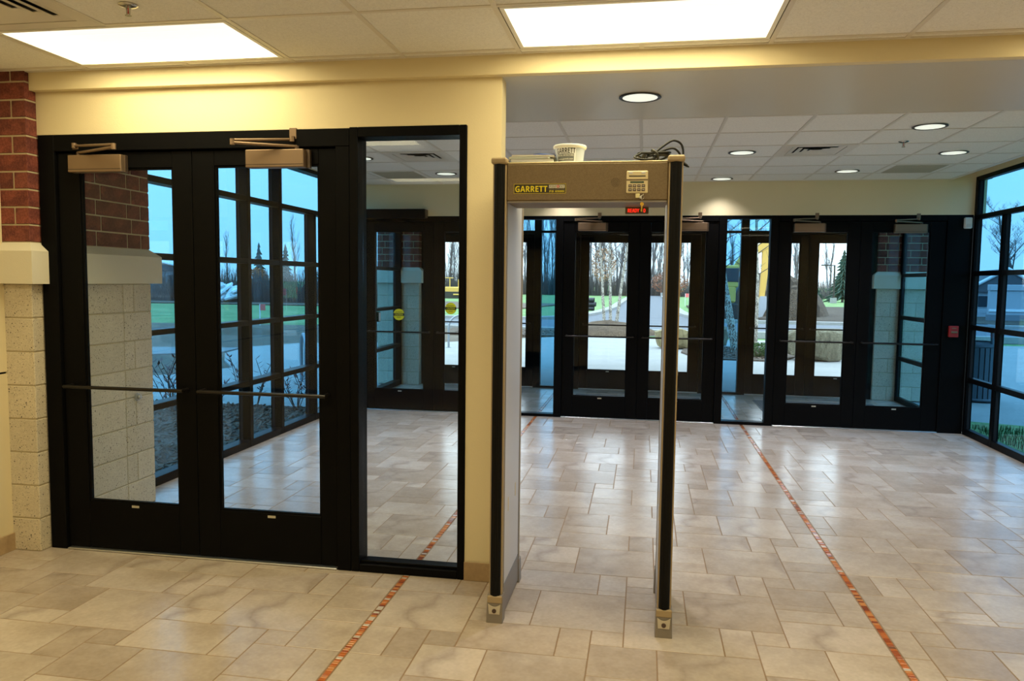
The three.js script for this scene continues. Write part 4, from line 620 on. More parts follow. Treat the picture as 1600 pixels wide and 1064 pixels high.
// ================================================================ OUTDOORS
const G0 = -0.05;
{
  single('ground', slab([[-260, 60], [260, 60], [260, -420], [-260, -420]], -0.6, -0.16), M.grass, 'green and straw coloured grass field around the building', 'ground', [0, -0.16, -150], S);
  single('plaza', slab([[-9.6, -8.35], [-7, -8.88], [-5.2, -9.13], [-3.86, -9.13], [-3.86, -12.15], [3.7, -12.15], [3.7, -10.3], [5.2, -9.75], [9, -10.6], [14, -11.5], [14, -23.6], [-2.2, -23.4], [-5.6, -19.6], [-7.4, -19.2], [-8.8, -18.5], [-9.4, -17.2], [-9.1, -15.6], [-8.3, -14.2], [-7.5, -13.1], [-7.9, -11.9], [-9.4, -10.6], [-13, -9.4], [-13, -8]], -0.15, -0.012), M.concrete, 'pale concrete plaza in front of the outer doors', 'pavement', [0, -0.012, -17], S);
  single('sidewalk', slab([[-40, -13.4], [-18, -14.6], [-10.5, -15.0], [-9.35, -15.9], [-9.5, -17.0], [-13, -16.3], [-18, -15.9], [-40, -14.8]], -0.15, -0.02), M.concreteDull, 'narrow dull grey concrete walk curving across the gravel', 'pavement', [-20, -0.02, -15], S);
  single('road', slab([[-2.9, -26.8], [70, -27.4], [70, -34.2], [2.3, -34.2], [1.9, -60], [2.2, -104], [-1.2, -104], [-1.75, -60], [-3.6, -34.2], [-12, -33.6], [-12, -27]], -0.15, -0.06), M.asphalt, 'blue-grey asphalt road leading away towards the woods', 'road', [5, -0.06, -40], S);
  const kerb = (n, l, pts, w) => { const c = new THREE.CatmullRomCurve3(pts.map(p => V(p[0], 0, p[1]))), A = [], B = []; for (let i = 0; i <= 40; i++) { const p = c.getPoint(i / 40), t = c.getTangent(i / 40); A.push([p.x - t.z * w / 2, p.z + t.x * w / 2]); B.push([p.x + t.z * w / 2, p.z - t.x * w / 2]); } const o = A.concat(B.reverse()); const area = o.reduce((s, p, i) => { const q = o[(i + 1) % o.length]; return s + p[0] * q[1] - q[0] * p[1]; }, 0); single('kerb', slab(area > 0 ? o.reverse() : o, -0.15, 0.06), M.concrete, l, 'kerb', [pts[0][0], 0, pts[0][1]], S); };
  kerb(1, 'pale concrete kerb on the left of the road', [[-12, -33.9], [-5, -34.2], [-3.3, -37], [-2.1, -48], [-1.9, -62], [-1.4, -104]], 0.5);
  kerb(2, 'pale concrete kerb on the right of the road', [[40, -34.6], [8, -34.6], [3.6, -35.2], [2.5, -38], [2.1, -60], [2.4, -104]], 0.5);
  kerb(3, 'pale concrete kerb between plaza and road', [[-10, -26.6], [0, -26.4], [20, -26.9], [60, -27.2]], 0.4);
  single('dirt_ground', slab([[2.8, -35], [60, -35], [60, -58], [12, -62], [3.2, -60]], -0.3, -0.04), M.dirt, 'bare brown construction dirt beyond the road', 'ground', [20, -0.04, -45], S);
  single('dirt_ground', slab([[-40, -6], [-12.1, -6], [-6, -8.6], [-4.5, -9.4], [-4.5, -18], [-3.2, -23.5], [-3, -26.4], [-13, -26.4], [-40, -23.2]], -0.3, -0.05), M.gravel, 'gravelly bare ground between the walk and the lawn', 'ground', [-15, -0.05, -21], S);
  single('dirt_ground', slab([[-60, -47.5], [-8, -47.5], [-6, -60], [-60, -66]], -0.3, -0.08), M.gravel, 'strip of disturbed bare ground at the far end of the lawn', 'ground', [-30, -0.08, -54], S);
}
// lumpy mounds
function mound(name, label, category, cx, cz, rx, rz, h, mat, seed, kind, y0 = -0.12) {
  const N = 40, K = 14, P = [], I = []; const r = (a, b) => fbm(a, b, 6, 4, seed);
  for (let k = 0; k <= K; k++) for (let i = 0; i < N; i++) { const t = k / K, a = i / N * Math.PI * 2, wob = 0.8 + 0.4 * r(i / N, 0.3), x = cx + Math.cos(a) * rx * t * wob, z = cz + Math.sin(a) * rz * t * wob; const hh = h * Math.pow(Math.max(0, 1 - t * t), 0.8) * (0.7 + 0.6 * r(0.5 + 0.4 * t * Math.cos(a), 0.5 + 0.4 * t * Math.sin(a))); P.push(x, y0 + hh, z); }
  for (let k = 0; k < K; k++) for (let i = 0; i < N; i++) { const j = (i + 1) % N, a = k * N + i, b = k * N + j, c = (k + 1) * N + i, d = (k + 1) * N + j; I.push(a, b, d, a, d, c); }
  const g = new THREE.BufferGeometry(); g.setAttribute('position', new THREE.Float32BufferAttribute(P, 3)); g.setIndex(I); g.computeVertexNormals(); boxUV(g); return single(name, g, mat, label, category, [cx, y0, cz], kind ? { kind } : {});
}
// mulch beds
function bed(label, outline, y1, chips, seed, region) {
  const b = single('mulch_bed', slab(outline, -0.15, y1), M.mulch, label, 'mulch bed', [outline[0][0], 0, outline[0][1]], S);
  const r = rng(seed), geo = cbox(-0.03, 0.03, -0.004, 0.004, -0.009, 0.009), im = new THREE.InstancedMesh(geo, M.chip, chips), m = new THREE.Matrix4(), q = new THREE.Quaternion(), e = new THREE.Euler(), col = new THREE.Color();
  for (let i = 0; i < chips; i++) { const [x, z, y] = region(r); e.set((r() - 0.5) * 1.2, r() * 6.28, (r() - 0.5) * 1.2); q.setFromEuler(e); const s = 0.6 + r() * 0.9; m.compose(V(x, y + 0.008 * r(), z), q, V(s, s, s)); im.setMatrixAt(i, m); const k = 0.5 + r() * 0.9; col.copy(sr(96, 82, 70)).multiplyScalar(k); im.setColorAt(i, col); }
  im.name = numbered('mulch_chips'); im.userData = { label: label.replace(/^.*mulch bed/, 'loose bark chips covering the mulch bed'), category: 'mulch', kind: 'stuff' }; im.castShadow = im.receiveShadow = true; scene.add(im); return b;
}
bed('dark bark mulch bed under the left window wall', [[-12, -4], [-3.92, -4], [-3.92, -9.14], [-5.2, -9.14], [-7, -8.9], [-9, -8.4], [-12, -7.8]], 0.01, 5200, 5, r => { const z = -5 - r() * 4.12, x = -3.95 - r() * (z < -8.4 ? 2.5 : 3.6); return [x, z, 0.012]; });
bed('bark mulch bed with the leaning birch near the right sidelight view', [[1.2, -17.2], [2.9, -17.0], [3.6, -18.6], [2.6, -20.6], [1.1, -20.4], [0.9, -18.6]], 0.02, 900, 9, r => [1.1 + r() * 1.8, -17.3 - r() * 2.9, 0.022]);
bed('bark mulch bed left of the road planting island', [[-6, -23.2], [-2.6, -22.9], [-2.4, -25.8], [-6.5, -25.8]], 0.03, 500, 12, r => [-5.8 + r() * 3.3, -23.2 - r() * 2.4, 0.032]);
mound('mulch_bed', 'mounded straw mulch island under the three birch trunks', 'mulch bed', -1.15, -25.0, 1.9, 1.5, 0.36, std({ color: sr(226, 206, 184), map: rep(dirtTex, 0.6), bumpMap: rep(roughBump, 0.5), bumpScale: 0.05, roughness: 1 }), 33, 'structure', 0);
single('lawn_bed', slab([[3.72, -3], [12, -3], [12, -9.2], [7, -9.6], [5.2, -9.7], [3.9, -10.15], [3.72, -10.1]], -0.15, 0.0), M.grass, 'strip of lawn under the right window wall', 'lawn', [4, 0, -8], S);
{ const r = rng(401), N = 5200, geo = new THREE.BufferGeometry(); geo.setAttribute('position', new THREE.Float32BufferAttribute([-0.003, 0, 0, 0.003, 0, 0, 0.002, 0.06, 0.008, -0.003, 0, 0, 0.002, 0.06, 0.008, -0.001, 0.05, 0.004], 3)); geo.computeVertexNormals(); geo.setAttribute('uv', new THREE.Float32BufferAttribute(new Array(12).fill(0), 2));
  const im = new THREE.InstancedMesh(geo, std({ color: 0xffffff, roughness: 1, side: THREE.DoubleSide }), N), m = new THREE.Matrix4(), q = new THREE.Quaternion(), col = new THREE.Color(); for (let i = 0; i < N; i++) { const x = 3.78 + r() * 1.9, z = -7.2 - r() * 2.45; q.setFromAxisAngle(V(0, 1, 0), r() * 6.28); const s = 0.5 + r() * 0.6; m.compose(V(x, -0.002, z), q, V(s * 1.4, s, s)); im.setMatrixAt(i, m); col.copy(sr(48 + r() * 22, 66 + r() * 24, 34)); im.setColorAt(i, col); } im.name = 'grass_blades'; im.userData = { label: 'short grass blades on the lawn strip beside the right windows', category: 'grass', kind: 'stuff' }; im.castShadow = im.receiveShadow = true; scene.add(im); }
mound('dirt_mound', 'tall brown dirt mound behind the excavator', 'dirt mound', 6.9, -44.6, 3.2, 3, 2.5, M.dirt, 51);
mound('dirt_mound', 'low long dirt mound right of the excavator across the road', 'dirt mound', 13.2, -40.5, 2.4, 2.3, 0.7, M.dirt, 57);
mound('dirt_mound', 'small dirt mound seen through the right outer door', 'dirt mound', 7.0, -38.2, 1.1, 1.1, 1.6, M.dirt, 63);
mound('dirt_mound', 'small dirt heap right of the road behind the metal detector post', 'dirt mound', 4.5, -52, 1.2, 1.4, 1.0, M.dirt, 69);
mound('dirt_mound', 'grey soil heap behind the lawn left of the white rubble', 'dirt mound', -13, -22, 2.2, 1.2, 0.25, M.gravel, 71, undefined, -0.06);

// boulders
function boulder(label, cx, cz, w, d, h, seed, flare, mat) {
  const r = rng(seed), pts = []; for (let i = 0; i < 90; i++) { const a = r() * 6.283, y = r(), k = 1 + (flare - 1) * Math.min(1, y * 1.4) - (y > 0.86 ? (y - 0.86) * 1.4 : 0), rr = 0.86 + 0.14 * r(); pts.push(V(cx + Math.cos(a) * w / 2 * k * rr, y * h, cz + Math.sin(a) * d / 2 * k * rr)); }
  let g = new ConvexGeometry(pts); g = g.index ? g.toNonIndexed() : g; g.computeVertexNormals(); boxUV(g); return single('boulder', g, mat || M.rock, label, 'boulder', [cx, 0, cz]);
}
boulder('big flat-topped grey-tan boulder on the plaza behind the right doors', 3.72, -17.7, 1.22, 0.9, 0.7, 3, 1.08);
boulder('tan boulder on the plaza behind the right post of the metal detector', 0.78, -19.9, 0.95, 0.8, 0.52, 8, 1.06, std({ color: sr(206, 194, 166), map: rep(rockTex, 0.5), roughness: 0.95 }));
boulder('grey boulder beside the leaning birch', 1.85, -20.9, 0.8, 0.7, 0.55, 15, 0.95);

// trees
function treeGeo(seed, H, r0, o = {}) {               // bare branching tree
  const r = rng(seed), out = [];
  const grow = (p, dir, len, rad, lvl) => { let a = p.clone(), d = dir.clone(), n = lvl === 0 ? (o.trunkSeg || 7) : 3, seg = len / n;
    for (let i = 0; i < n; i++) { const ra = rad * (1 - 0.75 * i / n), rb = rad * (1 - 0.75 * (i + 1) / n); d.add(V((r() - 0.5) * 0.22, (r() - 0.3) * 0.1 * (lvl ? 1 : 0), (r() - 0.5) * 0.22)).normalize(); if (lvl === 0 && o.lean) d.add(V(o.lean[0] * 0.1, 0, o.lean[1] * 0.1)).normalize(); const b = a.clone().addScaledVector(d, seg);
      out.push(rod([a.x, a.y, a.z], [b.x, b.y, b.z], Math.max(ra, 0.004), Math.max(rb, 0.003), lvl === 0 ? 9 : lvl === 1 ? 5 : 3, false));
      if (lvl < (o.levels ?? 3)) { const from = lvl === 0 ? (o.bare ?? 0.25) : 0; if (i / n >= from) { const k = lvl === 0 ? (o.perSeg ?? 3) : 2; for (let j = 0; j < k; j++) { const az = r() * 6.283, up = o.up ?? 0.7, q = V(Math.cos(az), up + 0.3 * r(), Math.sin(az)).normalize().lerp(d, 0.25).normalize(); grow(a.clone().lerp(b, r()), q, len * (lvl === 0 ? (o.spread ?? 0.34) : 0.5) * (0.6 + 0.6 * r()) * (lvl === 0 ? 1.1 - 0.5 * i / n : 1), Math.max(rb * 0.45, 0.006), lvl + 1); } } }
      a = b; } };
  grow(V(0, 0, 0), V(o.lean ? o.lean[0] : 0, 1, o.lean ? o.lean[1] : 0).normalize(), H, r0, 0);
  const g = mergeGeometries(out); return g;
}
function splitTree(seed, H, r0, o) { return treeGeo(seed, H, r0, o); }
const treeProto = [0, 1, 2, 3].map(i => treeGeo(200 + i * 7, 8.5 + i * 0.5, 0.13, { levels: 3, bare: 0.25, perSeg: 4, up: 2.2, spread: 0.2 }));
function bareTree(label, x, z, k, s, ry, mat, group) { const t = single('bare_tree', treeProto[k].clone(), mat, label, 'tree', [0, 0, 0], { group }); t.geometry = treeProto[k]; t.position.set(x, -0.16, z); t.scale.setScalar(s); t.rotation.y = ry; return t; }
{ const r = rng(1001);
  for (let i = 0; i < 120; i++) { const row = i % 4, x = -36 + (i / 119) * 64 + (r() - 0.5) * 0.4, z = -107.5 - row * 3 - r() * 0.4; if (x > 9 && r() > 0.4) { r(); r(); continue; } bareTree('slender bare tree in the leafless wood beyond the road', x, z, Math.floor(r() * 4), (1.0 + r() * 0.4) * (x > 2 ? 0.75 : 1), r() * 6.28, row ? M.barkHazed : M.bark, 'leafless wood beyond the road'); }
  // twiggy undergrowth of the wood
  const tw = []; for (let i = 0; i < 7000; i++) { const x = -36 + r() * 62, z = -101.5 - r() * 4, h = (1.2 + r() * r() * 6.5) * (x > 4 ? 0.5 : 1), lx = (r() - 0.5) * 0.9; tw.push(rod([x, -0.15, z], [x + lx, h, z + (r() - 0.5)], 0.028, 0.008, 3, false)); }
  const u = single('undergrowth', tw, M.brush, 'tangled grey undergrowth along the edge of the wood', 'undergrowth', [0, 0, -108], { kind: 'stuff' });
  const tl = []; for (let i = 0; i < 6500; i++) { const x = -62 + r() * 46, z = -50.9 - r() * 2.6, h = 0.5 + r() * 1.9; tl.push(rod([x, -0.15, z], [x + (r() - 0.5) * 0.8, h, z + (r() - 0.5) * 0.6], 0.03, 0.01, 3, false)); }
  single('undergrowth', tl, M.brush, 'brown scrub along the far end of the left lawn', 'undergrowth', [-30, 0, -54], { kind: 'stuff' });
}
bareTree('broad bare tree seen through the left window wall', -26.6, -56, 1, 0.66, 0.5, M.bark);
bareTree('bare tree behind the white rubble past the left window wall', -33, -57, 2, 0.52, 2.1, M.bark);
bareTree('bare tree close to the grey siding house', -43.5, -68, 3, 0.6, 4.0, M.bark);
bareTree('lower bare tree beside the spruces on the left', -29.4, -58, 0, 0.4, 1.0, M.bark);
{ const g = treeGeo(777, 7.2, 0.2, { levels: 4, bare: 0.22, perSeg: 3, up: 0.55, trunkSeg: 6, lean: [-0.18, 0] }); single('bare_tree', g, M.bark, 'wide bare tree rising above the pale wall past the right windows', 'tree', [0, 0, 0]).position.set(26.5, -0.16, -60); }
// birches
function birch(label, x, z, seed, H, r0, lean, bare) { const t = thing('birch_tree', label, 'birch', [x, 0, z]); const r = rng(seed), segs = [], n = 14; let p = V(0, 0, 0), d = V(lean[0], 1, lean[1]).normalize(); const tw = [];
  for (let i = 0; i < n; i++) { d.add(V((r() - 0.5) * 0.07 - lean[0] * 0.012, 0, (r() - 0.5) * 0.05)).normalize(); const q = p.clone().addScaledVector(d, H / n); const a = r0 * (1 - 0.8 * i / n), b = r0 * (1 - 0.8 * (i + 1) / n); const g = rod([p.x, p.y, p.z], [q.x, q.y, q.z], a, b, 10, false); const u = g.attributes.uv; for (let k = 0; k < u.count; k++) u.setY(k, (u.getY(k) + i) * 0.33); segs.push(g);
    if (i / n > bare) for (let k = 0; k < 4; k++) { const az = r() * 6.283, e = p.clone().lerp(q, r()), L = (0.5 + r() * 0.9) * (1.1 - i / n), f = e.clone().add(V(Math.cos(az) * L, L * (0.5 + 0.6 * r()), Math.sin(az) * L)); tw.push(rod([e.x, e.y, e.z], [f.x, f.y, f.z], 0.012, 0.004, 4, false)); for (let m = 0; m < 3; m++) { const s = e.clone().lerp(f, 0.3 + 0.6 * r()), v = s.clone().add(V((r() - 0.5) * L * 0.8, L * 0.5 * r(), (r() - 0.5) * L * 0.8)); tw.push(rod([s.x, s.y, s.z], [v.x, v.y, v.z], 0.006, 0.003, 3, false)); } } p = q; }
  localPart('trunk', mergeGeometries(segs), M.birch, t, undefined, undefined).userData.label = 'white peeling birch bark'; localPart('twigs', mergeGeometries(tw), M.twig, t); return t; }
birch('left birch of the three on the mulch island, leaning left', -1.23, -25.1, 21, 5.5, 0.055, [-0.06, 0], 0.3);
birch('middle birch of the three on the mulch island, upright', -1.06, -25.2, 22, 5.6, 0.055, [-0.01, 0], 0.3);
birch('right birch of the three on the mulch island, leaning right', -0.9, -25.3, 23, 5.4, 0.06, [0.14, 0], 0.3);
birch('thick birch leaning left beside the grey boulder', 2.2, -19.0, 24, 5.2, 0.105, [-0.17, 0], 0.32);
birch('slim birch standing behind the clipped green bush', 2.68, -19.3, 25, 5.0, 0.06, [0.0, 0], 0.3);
// conifers
function conifer(label, x, z, H, R, seed) { const r = rng(seed), t = thing('spruce_tree', label, 'spruce', [x, -0.15, z]), L = []; const n = 15; for (let i = 0; i < n; i++) { const y = H * (0.08 + 0.9 * i / n), rad = R * (1 - i / n) * (0.85 + 0.3 * r()) + 0.06, m = 13, P = []; const hh = H / n * 1.9; for (let k = 0; k < m; k++) { const a0 = (k + r() * 0.5) / m * 6.283, w = 0.26, k2 = 0.6 + 0.55 * r(), dr = -0.18 * rad * (0.5 + r()); const tip = [Math.cos(a0) * rad * k2, y + dr, Math.sin(a0) * rad * k2], b0 = [Math.cos(a0 - w) * rad * 0.3, y + hh * 0.3, Math.sin(a0 - w) * rad * 0.3], b1 = [Math.cos(a0 + w) * rad * 0.3, y + hh * 0.3, Math.sin(a0 + w) * rad * 0.3], top = [0, y + hh * 0.7, 0], und = [0, y - hh * 0.1, 0]; P.push(...tip, ...b1, ...top, ...tip, ...top, ...b0, ...b0, ...top, ...b1, ...tip, ...und, ...b1, ...tip, ...b0, ...und); } const g = new THREE.BufferGeometry(); g.setAttribute('position', new THREE.Float32BufferAttribute(P, 3)); g.computeVertexNormals(); L.push(boxUV(g)); } localPart('needles', mergeGeometries(L), M.spruce, t); localPart('trunk', rod([0, 0, 0], [0, H * 0.9, 0], R * 0.07, 0.02, 7), M.bark, t); return t; }
conifer('tall dark spruce seen through the right outer door', 20.2, -84, 5.4, 2.0, 31);
conifer('small rounded spruce beside the lamp post across the road', 19.0, -91, 1.7, 1.1, 32);
conifer('young spruce on the slope right of the lamp post', 21.4, -80, 1.5, 1.0, 33);
conifer('small spruce above the dirt mound near the excavator', 11.6, -78, 2.6, 1.2, 34);
conifer('left one of two tall spruces past the left window wall', -30.2, -57, 4.6, 0.95, 35);
conifer('right one of two tall spruces past the left window wall', -28.2, -57.5, 4.5, 1.0, 36);
conifer('dark fir next to the gabled house past the left windows', -30.5, -68, 3.2, 1.3, 37);
conifer('distant spruce on the lawn right of the road', 9.2, -98, 3.4, 1.3, 38);
function leafy(name, label, category, x, y, z, rx, ry, rz, n, size, mat, seed, stems) { const r = rng(seed), t = thing(name, label, category, [x, 0, z]), P = [], W = []; for (let i = 0; i < n; i++) { const a = r() * 6.283, u = Math.acos(2 * r() - 1), k = 0.55 + 0.45 * Math.cbrt(r()), c = V(Math.cos(a) * Math.sin(u) * rx * k, y + Math.cos(u) * ry * k, Math.sin(a) * Math.sin(u) * rz * k), d1 = V(r() - 0.5, r() - 0.5, r() - 0.5).normalize().multiplyScalar(size), d2 = V(r() - 0.5, r() - 0.5, r() - 0.5).cross(d1).normalize().multiplyScalar(size * 0.45); P.push(...c.clone().sub(d1).toArray(), ...c.clone().add(d2).toArray(), ...c.clone().add(d1).toArray(), ...c.clone().sub(d1).toArray(), ...c.clone().add(d1).toArray(), ...c.clone().sub(d2).toArray()); if (stems && i % stems === 0) W.push(rod([c.x * 0.1, 0, c.z * 0.1], [c.x, c.y, c.z], size * 0.08 + 0.003, 0.003, 4, false)); }
  const g = new THREE.BufferGeometry(); g.setAttribute('position', new THREE.Float32BufferAttribute(P, 3)); g.computeVertexNormals(); boxUV(g); localPart('foliage', g, mat, t); if (W.length) localPart('stems', mergeGeometries(W), M.twig, t); return t; }
leafy('bush', 'low clipped green bush on the plaza edge', 'bush', 2.6, 0.17, -17.9, 0.36, 0.17, 0.3, 900, 0.035, M.leafGreen, 61, 30);
leafy('autumn_tree', 'orange leaved tree below the spruces past the left window wall', 'tree', -29.4, 1.55, -55.2, 0.9, 0.9, 0.8, 700, 0.12, M.autumn, 62, 20);
leafy('bush', 'olive bush under the orange tree past the left windows', 'bush', -26.9, 0.6, -54.6, 1.1, 0.7, 0.8, 500, 0.12, std({ color: sr(108, 112, 78), roughness: 1, side: THREE.DoubleSide }), 64, 20);
leafy('autumn_tree', 'rusty red shrub at the edge of the wood beyond the road', 'tree', 3.2, 1.6, -99.6, 2.4, 1.5, 1.2, 900, 0.14, std({ color: sr(150, 104, 84), roughness: 1, side: THREE.DoubleSide }), 66, 20);
leafy('autumn_tree', 'tan shrub between birch trunks at the edge of the wood', 'tree', -5.2, 3.8, -99.8, 1.6, 2.2, 1.2, 900, 0.14, std({ color: sr(176, 140, 112), roughness: 1, side: THREE.DoubleSide }), 67, 20);
// red leaved shrubs outside the left windows
function redShrub(label, x, z, h, seed, n) { const r = rng(seed), t = thing('red_shrub', label, 'shrub', [x, 0, z]), W = [], P = []; for (let i = 0; i < n; i++) { const a = r() * 6.283, L = h * (0.6 + 0.5 * r()), p = V(Math.cos(a) * 0.03, 0, Math.sin(a) * 0.03), q = V(Math.cos(a) * L * 0.35, L * 0.55, Math.sin(a) * L * 0.35), e = V(Math.cos(a + 0.4) * L * 0.5, L, Math.sin(a + 0.4) * L * 0.5); W.push(rod(p.toArray(), q.toArray(), 0.006, 0.005, 5, false), rod(q.toArray(), e.toArray(), 0.005, 0.003, 5, false));
    for (let k = 0; k < 9; k++) { const s = k < 3 ? p.clone().lerp(q, 0.5 + k * 0.2) : q.clone().lerp(e, (k - 3) / 5), b = r() * 6.283, d = V(Math.cos(b), 0.35 + r() * 0.6, Math.sin(b)).normalize(), l = 0.045 + 0.03 * r(), w = d.clone().cross(V(0, 1, 0)).normalize().multiplyScalar(l * 0.22), tip = s.clone().addScaledVector(d, l * 1.7), m = s.clone().addScaledVector(d, l * 0.8).add(V(0, -0.006, 0)); const A = m.clone().add(w), B = m.clone().sub(w); P.push(...s.toArray(), ...A.toArray(), ...tip.toArray(), ...s.toArray(), ...tip.toArray(), ...B.toArray()); } }
  const g = new THREE.BufferGeometry(); g.setAttribute('position', new THREE.Float32BufferAttribute(P, 3)); g.computeVertexNormals(); boxUV(g); localPart('leaves', g, M.leafRed, t); localPart('stems', mergeGeometries(W), M.twig, t); }
redShrub('bushy red leaved shrub nearest the block pier outside', -5.65, -8.45, 0.72, 71, 12); redShrub('small red leaved shrub outside behind the middle stile', -5.27, -8.75, 0.45, 72, 7); redShrub('red leaved shrub outside between two window mullions', -4.80, -8.92, 0.62, 73, 8); redShrub('red leaved shrub outside at the far end of the left windows', -4.28, -9.0, 0.55, 74, 7);

// street furniture
function hoop(label, x, z, w, h, ry) { const t = thing('bike_rack', label, 'bike rack', [x, -0.012, z]); t.rotation.y = ry; const pts = []; pts.push([-w / 2, 0, 0], [-w / 2, h * 0.35, 0], [-w / 2, h - w / 2, 0]); for (let i = 1; i < 8; i++) { const a = Math.PI - i / 8 * Math.PI; pts.push([Math.cos(a) * w / 2, h - w / 2 + Math.sin(a) * w / 2, 0]); } pts.push([w / 2, h - w / 2, 0], [w / 2, h * 0.35, 0], [w / 2, 0, 0]); localPart('rack_tube', tube(pts, 0.028, 70, 10), M.steel, t); for (const s of [-1, 1]) localPart('base_flange', disc(s * w / 2, 0.006, 0, 0.07, 0.012, 20), M.steel, t); }
hoop('steel hoop bike rack outside the left window wall', -5.3, -11.4, 0.5, 0.78, -1.0); hoop('steel hoop bike rack seen through the far left doors', -4.45, -18.5, 0.6, 0.8, 0.3);
{ const t = thing('trash_can', 'slatted dark blue-grey trash can outside the right windows', 'trash can', [4.82, -0.012, -12.1]), n = 26, R = 0.27, H = 0.84;
  for (let i = 0; i < n; i++) { const a = i / n * 6.283, g = cbox(-0.027, 0.027, 0.05, H - 0.02, -0.008, 0.008, 0.002); localPart('slat', g, M.trash, t, [Math.sin(a) * R, 0, Math.cos(a) * R], [0, a, 0]); }
  localPart('liner', lathe([[0, 0.02], [R - 0.03, 0.02], [R - 0.025, H - 0.03]], 0, 0, 0, 32), M.machineDark, t); for (const y of [0.04, H - 0.03]) localPart('band', new THREE.TorusGeometry(R, 0.022, 8, 44).rotateX(Math.PI / 2).translate(0, y, 0), M.trash, t);
  localPart('lid', lathe([[0.1, H + 0.28], [0.24, H + 0.26], [0.31, H + 0.2], [0.29, H + 0.2], [0.1, H + 0.26]], 0, 0, 0, 36), M.trash, t); for (let i = 0; i < 4; i++) { const a = 0.3 + i * Math.PI / 2; localPart('lid_post', rod([Math.sin(a) * 0.25, H - 0.03, Math.cos(a) * 0.25], [Math.sin(a) * 0.22, H + 0.25, Math.cos(a) * 0.22], 0.022), M.trash, t); } localPart('rim', lathe([[0.19, H], [0.28, H - 0.02], [0.29, H - 0.01], [0.2, H + 0.03], [0.19, H]], 0, 0, 0, 36), M.trash, t); }
function lamp(label, x, z, h, arm) { const t = thing('lamp_post', label, 'lamp post', [x, -0.1, z]); localPart('footing', disc(0, 0.25, 0, 0.3, 0.5, 16), M.concrete, t); localPart('pole', rod([0, 0.4, 0], [0, h, 0], 0.1, 0.07, 8), M.machineDark, t); localPart('arm', rod([0, h - 0.05, 0], [arm, h, 0], 0.05, 0.04, 6), M.machineDark, t); localPart('lamp_head', cbox(arm - 0.3, arm + 0.3, h - 0.08, h + 0.04, -0.16, 0.16, 0.03), M.machineDark, t); }
lamp('dark lamp post at the end of the road before the wood', 2.3, -97, 4.1, 1.0); lamp('dark lamp post left of the tall spruce', 17.7, -77, 3.6, -0.9); lamp('pale far lamp post beyond the dirt', 15.8, -95, 3.2, -0.5);

// machines
{ const t = thing('excavator', 'yellow excavator with raised boom digging at the dirt mound', 'excavator', [3.5, -0.04, -38.3]);
  const Y = M.yellowMachine, D = M.machineDark; for (const z of [-0.85, 0.85]) { const s = new THREE.Shape(); s.absarc(-0.35, 0.36, 0.34, Math.PI / 2, Math.PI * 1.5); s.absarc(0.85, 0.36, 0.34, -Math.PI / 2, Math.PI / 2); const g = new THREE.ExtrudeGeometry(s, { depth: 0.42, bevelEnabled: true, bevelSize: 0.03, bevelThickness: 0.03, bevelSegments: 1 }); g.translate(0, 0, z - 0.21); localPart('track', g, D, t); }
  localPart('undercarriage', cbox(-0.7, 0.7, 0.35, 0.75, -0.65, 0.65, 0.03), D, t); localPart('house', cbox(-0.55, 0.75, 0.78, 1.6, -0.95, 0.95, 0.08), Y, t); localPart('counterweight', cbox(-0.8, -0.5, 0.8, 1.5, -0.9, 0.9, 0.1), Y, t);
  const cab = localPart('cab', cbox(-0.1, 0.85, 1.5, 2.55, 0.15, 0.95, 0.06), Y, t); localPart('cab_glass', cbox(-0.0, 0.87, 1.75, 2.42, 0.25, 0.97, 0.03), M.machineGlass, cab);
  const arm = (name, pts, w) => { const s = new THREE.Shape(pts.map(p => new THREE.Vector2(...p))); const g = new THREE.ExtrudeGeometry(s, { depth: w, bevelEnabled: true, bevelSize: 0.02, bevelThickness: 0.02, bevelSegments: 1 }); g.translate(0, 0, -w / 2 - 0.25); return localPart(name, g, Y, t); };
  arm('boom', [[0.4, 1.2], [0.62, 1.1], [0.86, 2.1], [1.28, 2.78], [2.35, 3.45], [2.3, 3.72], [2.12, 3.72], [1.1, 3.12], [0.6, 2.3]], 0.3); arm('stick', [[2.05, 3.9], [2.45, 3.85], [2.34, 2.6], [2.18, 0.98], [1.98, 1.0], [2.06, 2.6]], 0.24);
  const bucket = new THREE.Shape([[2.26, 1.1], [2.3, 0.55], [2.1, 0.12], [1.72, 0.05], [1.55, 0.4], [1.9, 0.55], [1.98, 1.1]].map(p => new THREE.Vector2(...p))); const bg = new THREE.ExtrudeGeometry(bucket, { depth: 0.7, bevelEnabled: false }); bg.translate(0, 0, -0.6); localPart('bucket', bg, M.siding, t); localPart('boom_cylinder', rod([0.8, 1.2, -0.25], [1.35, 2.75, -0.25], 0.07), M.steel, t); localPart('stick_cylinder', rod([1.2, 3.25, -0.25], [2.1, 3.85, -0.25], 0.06), M.steel, t); }
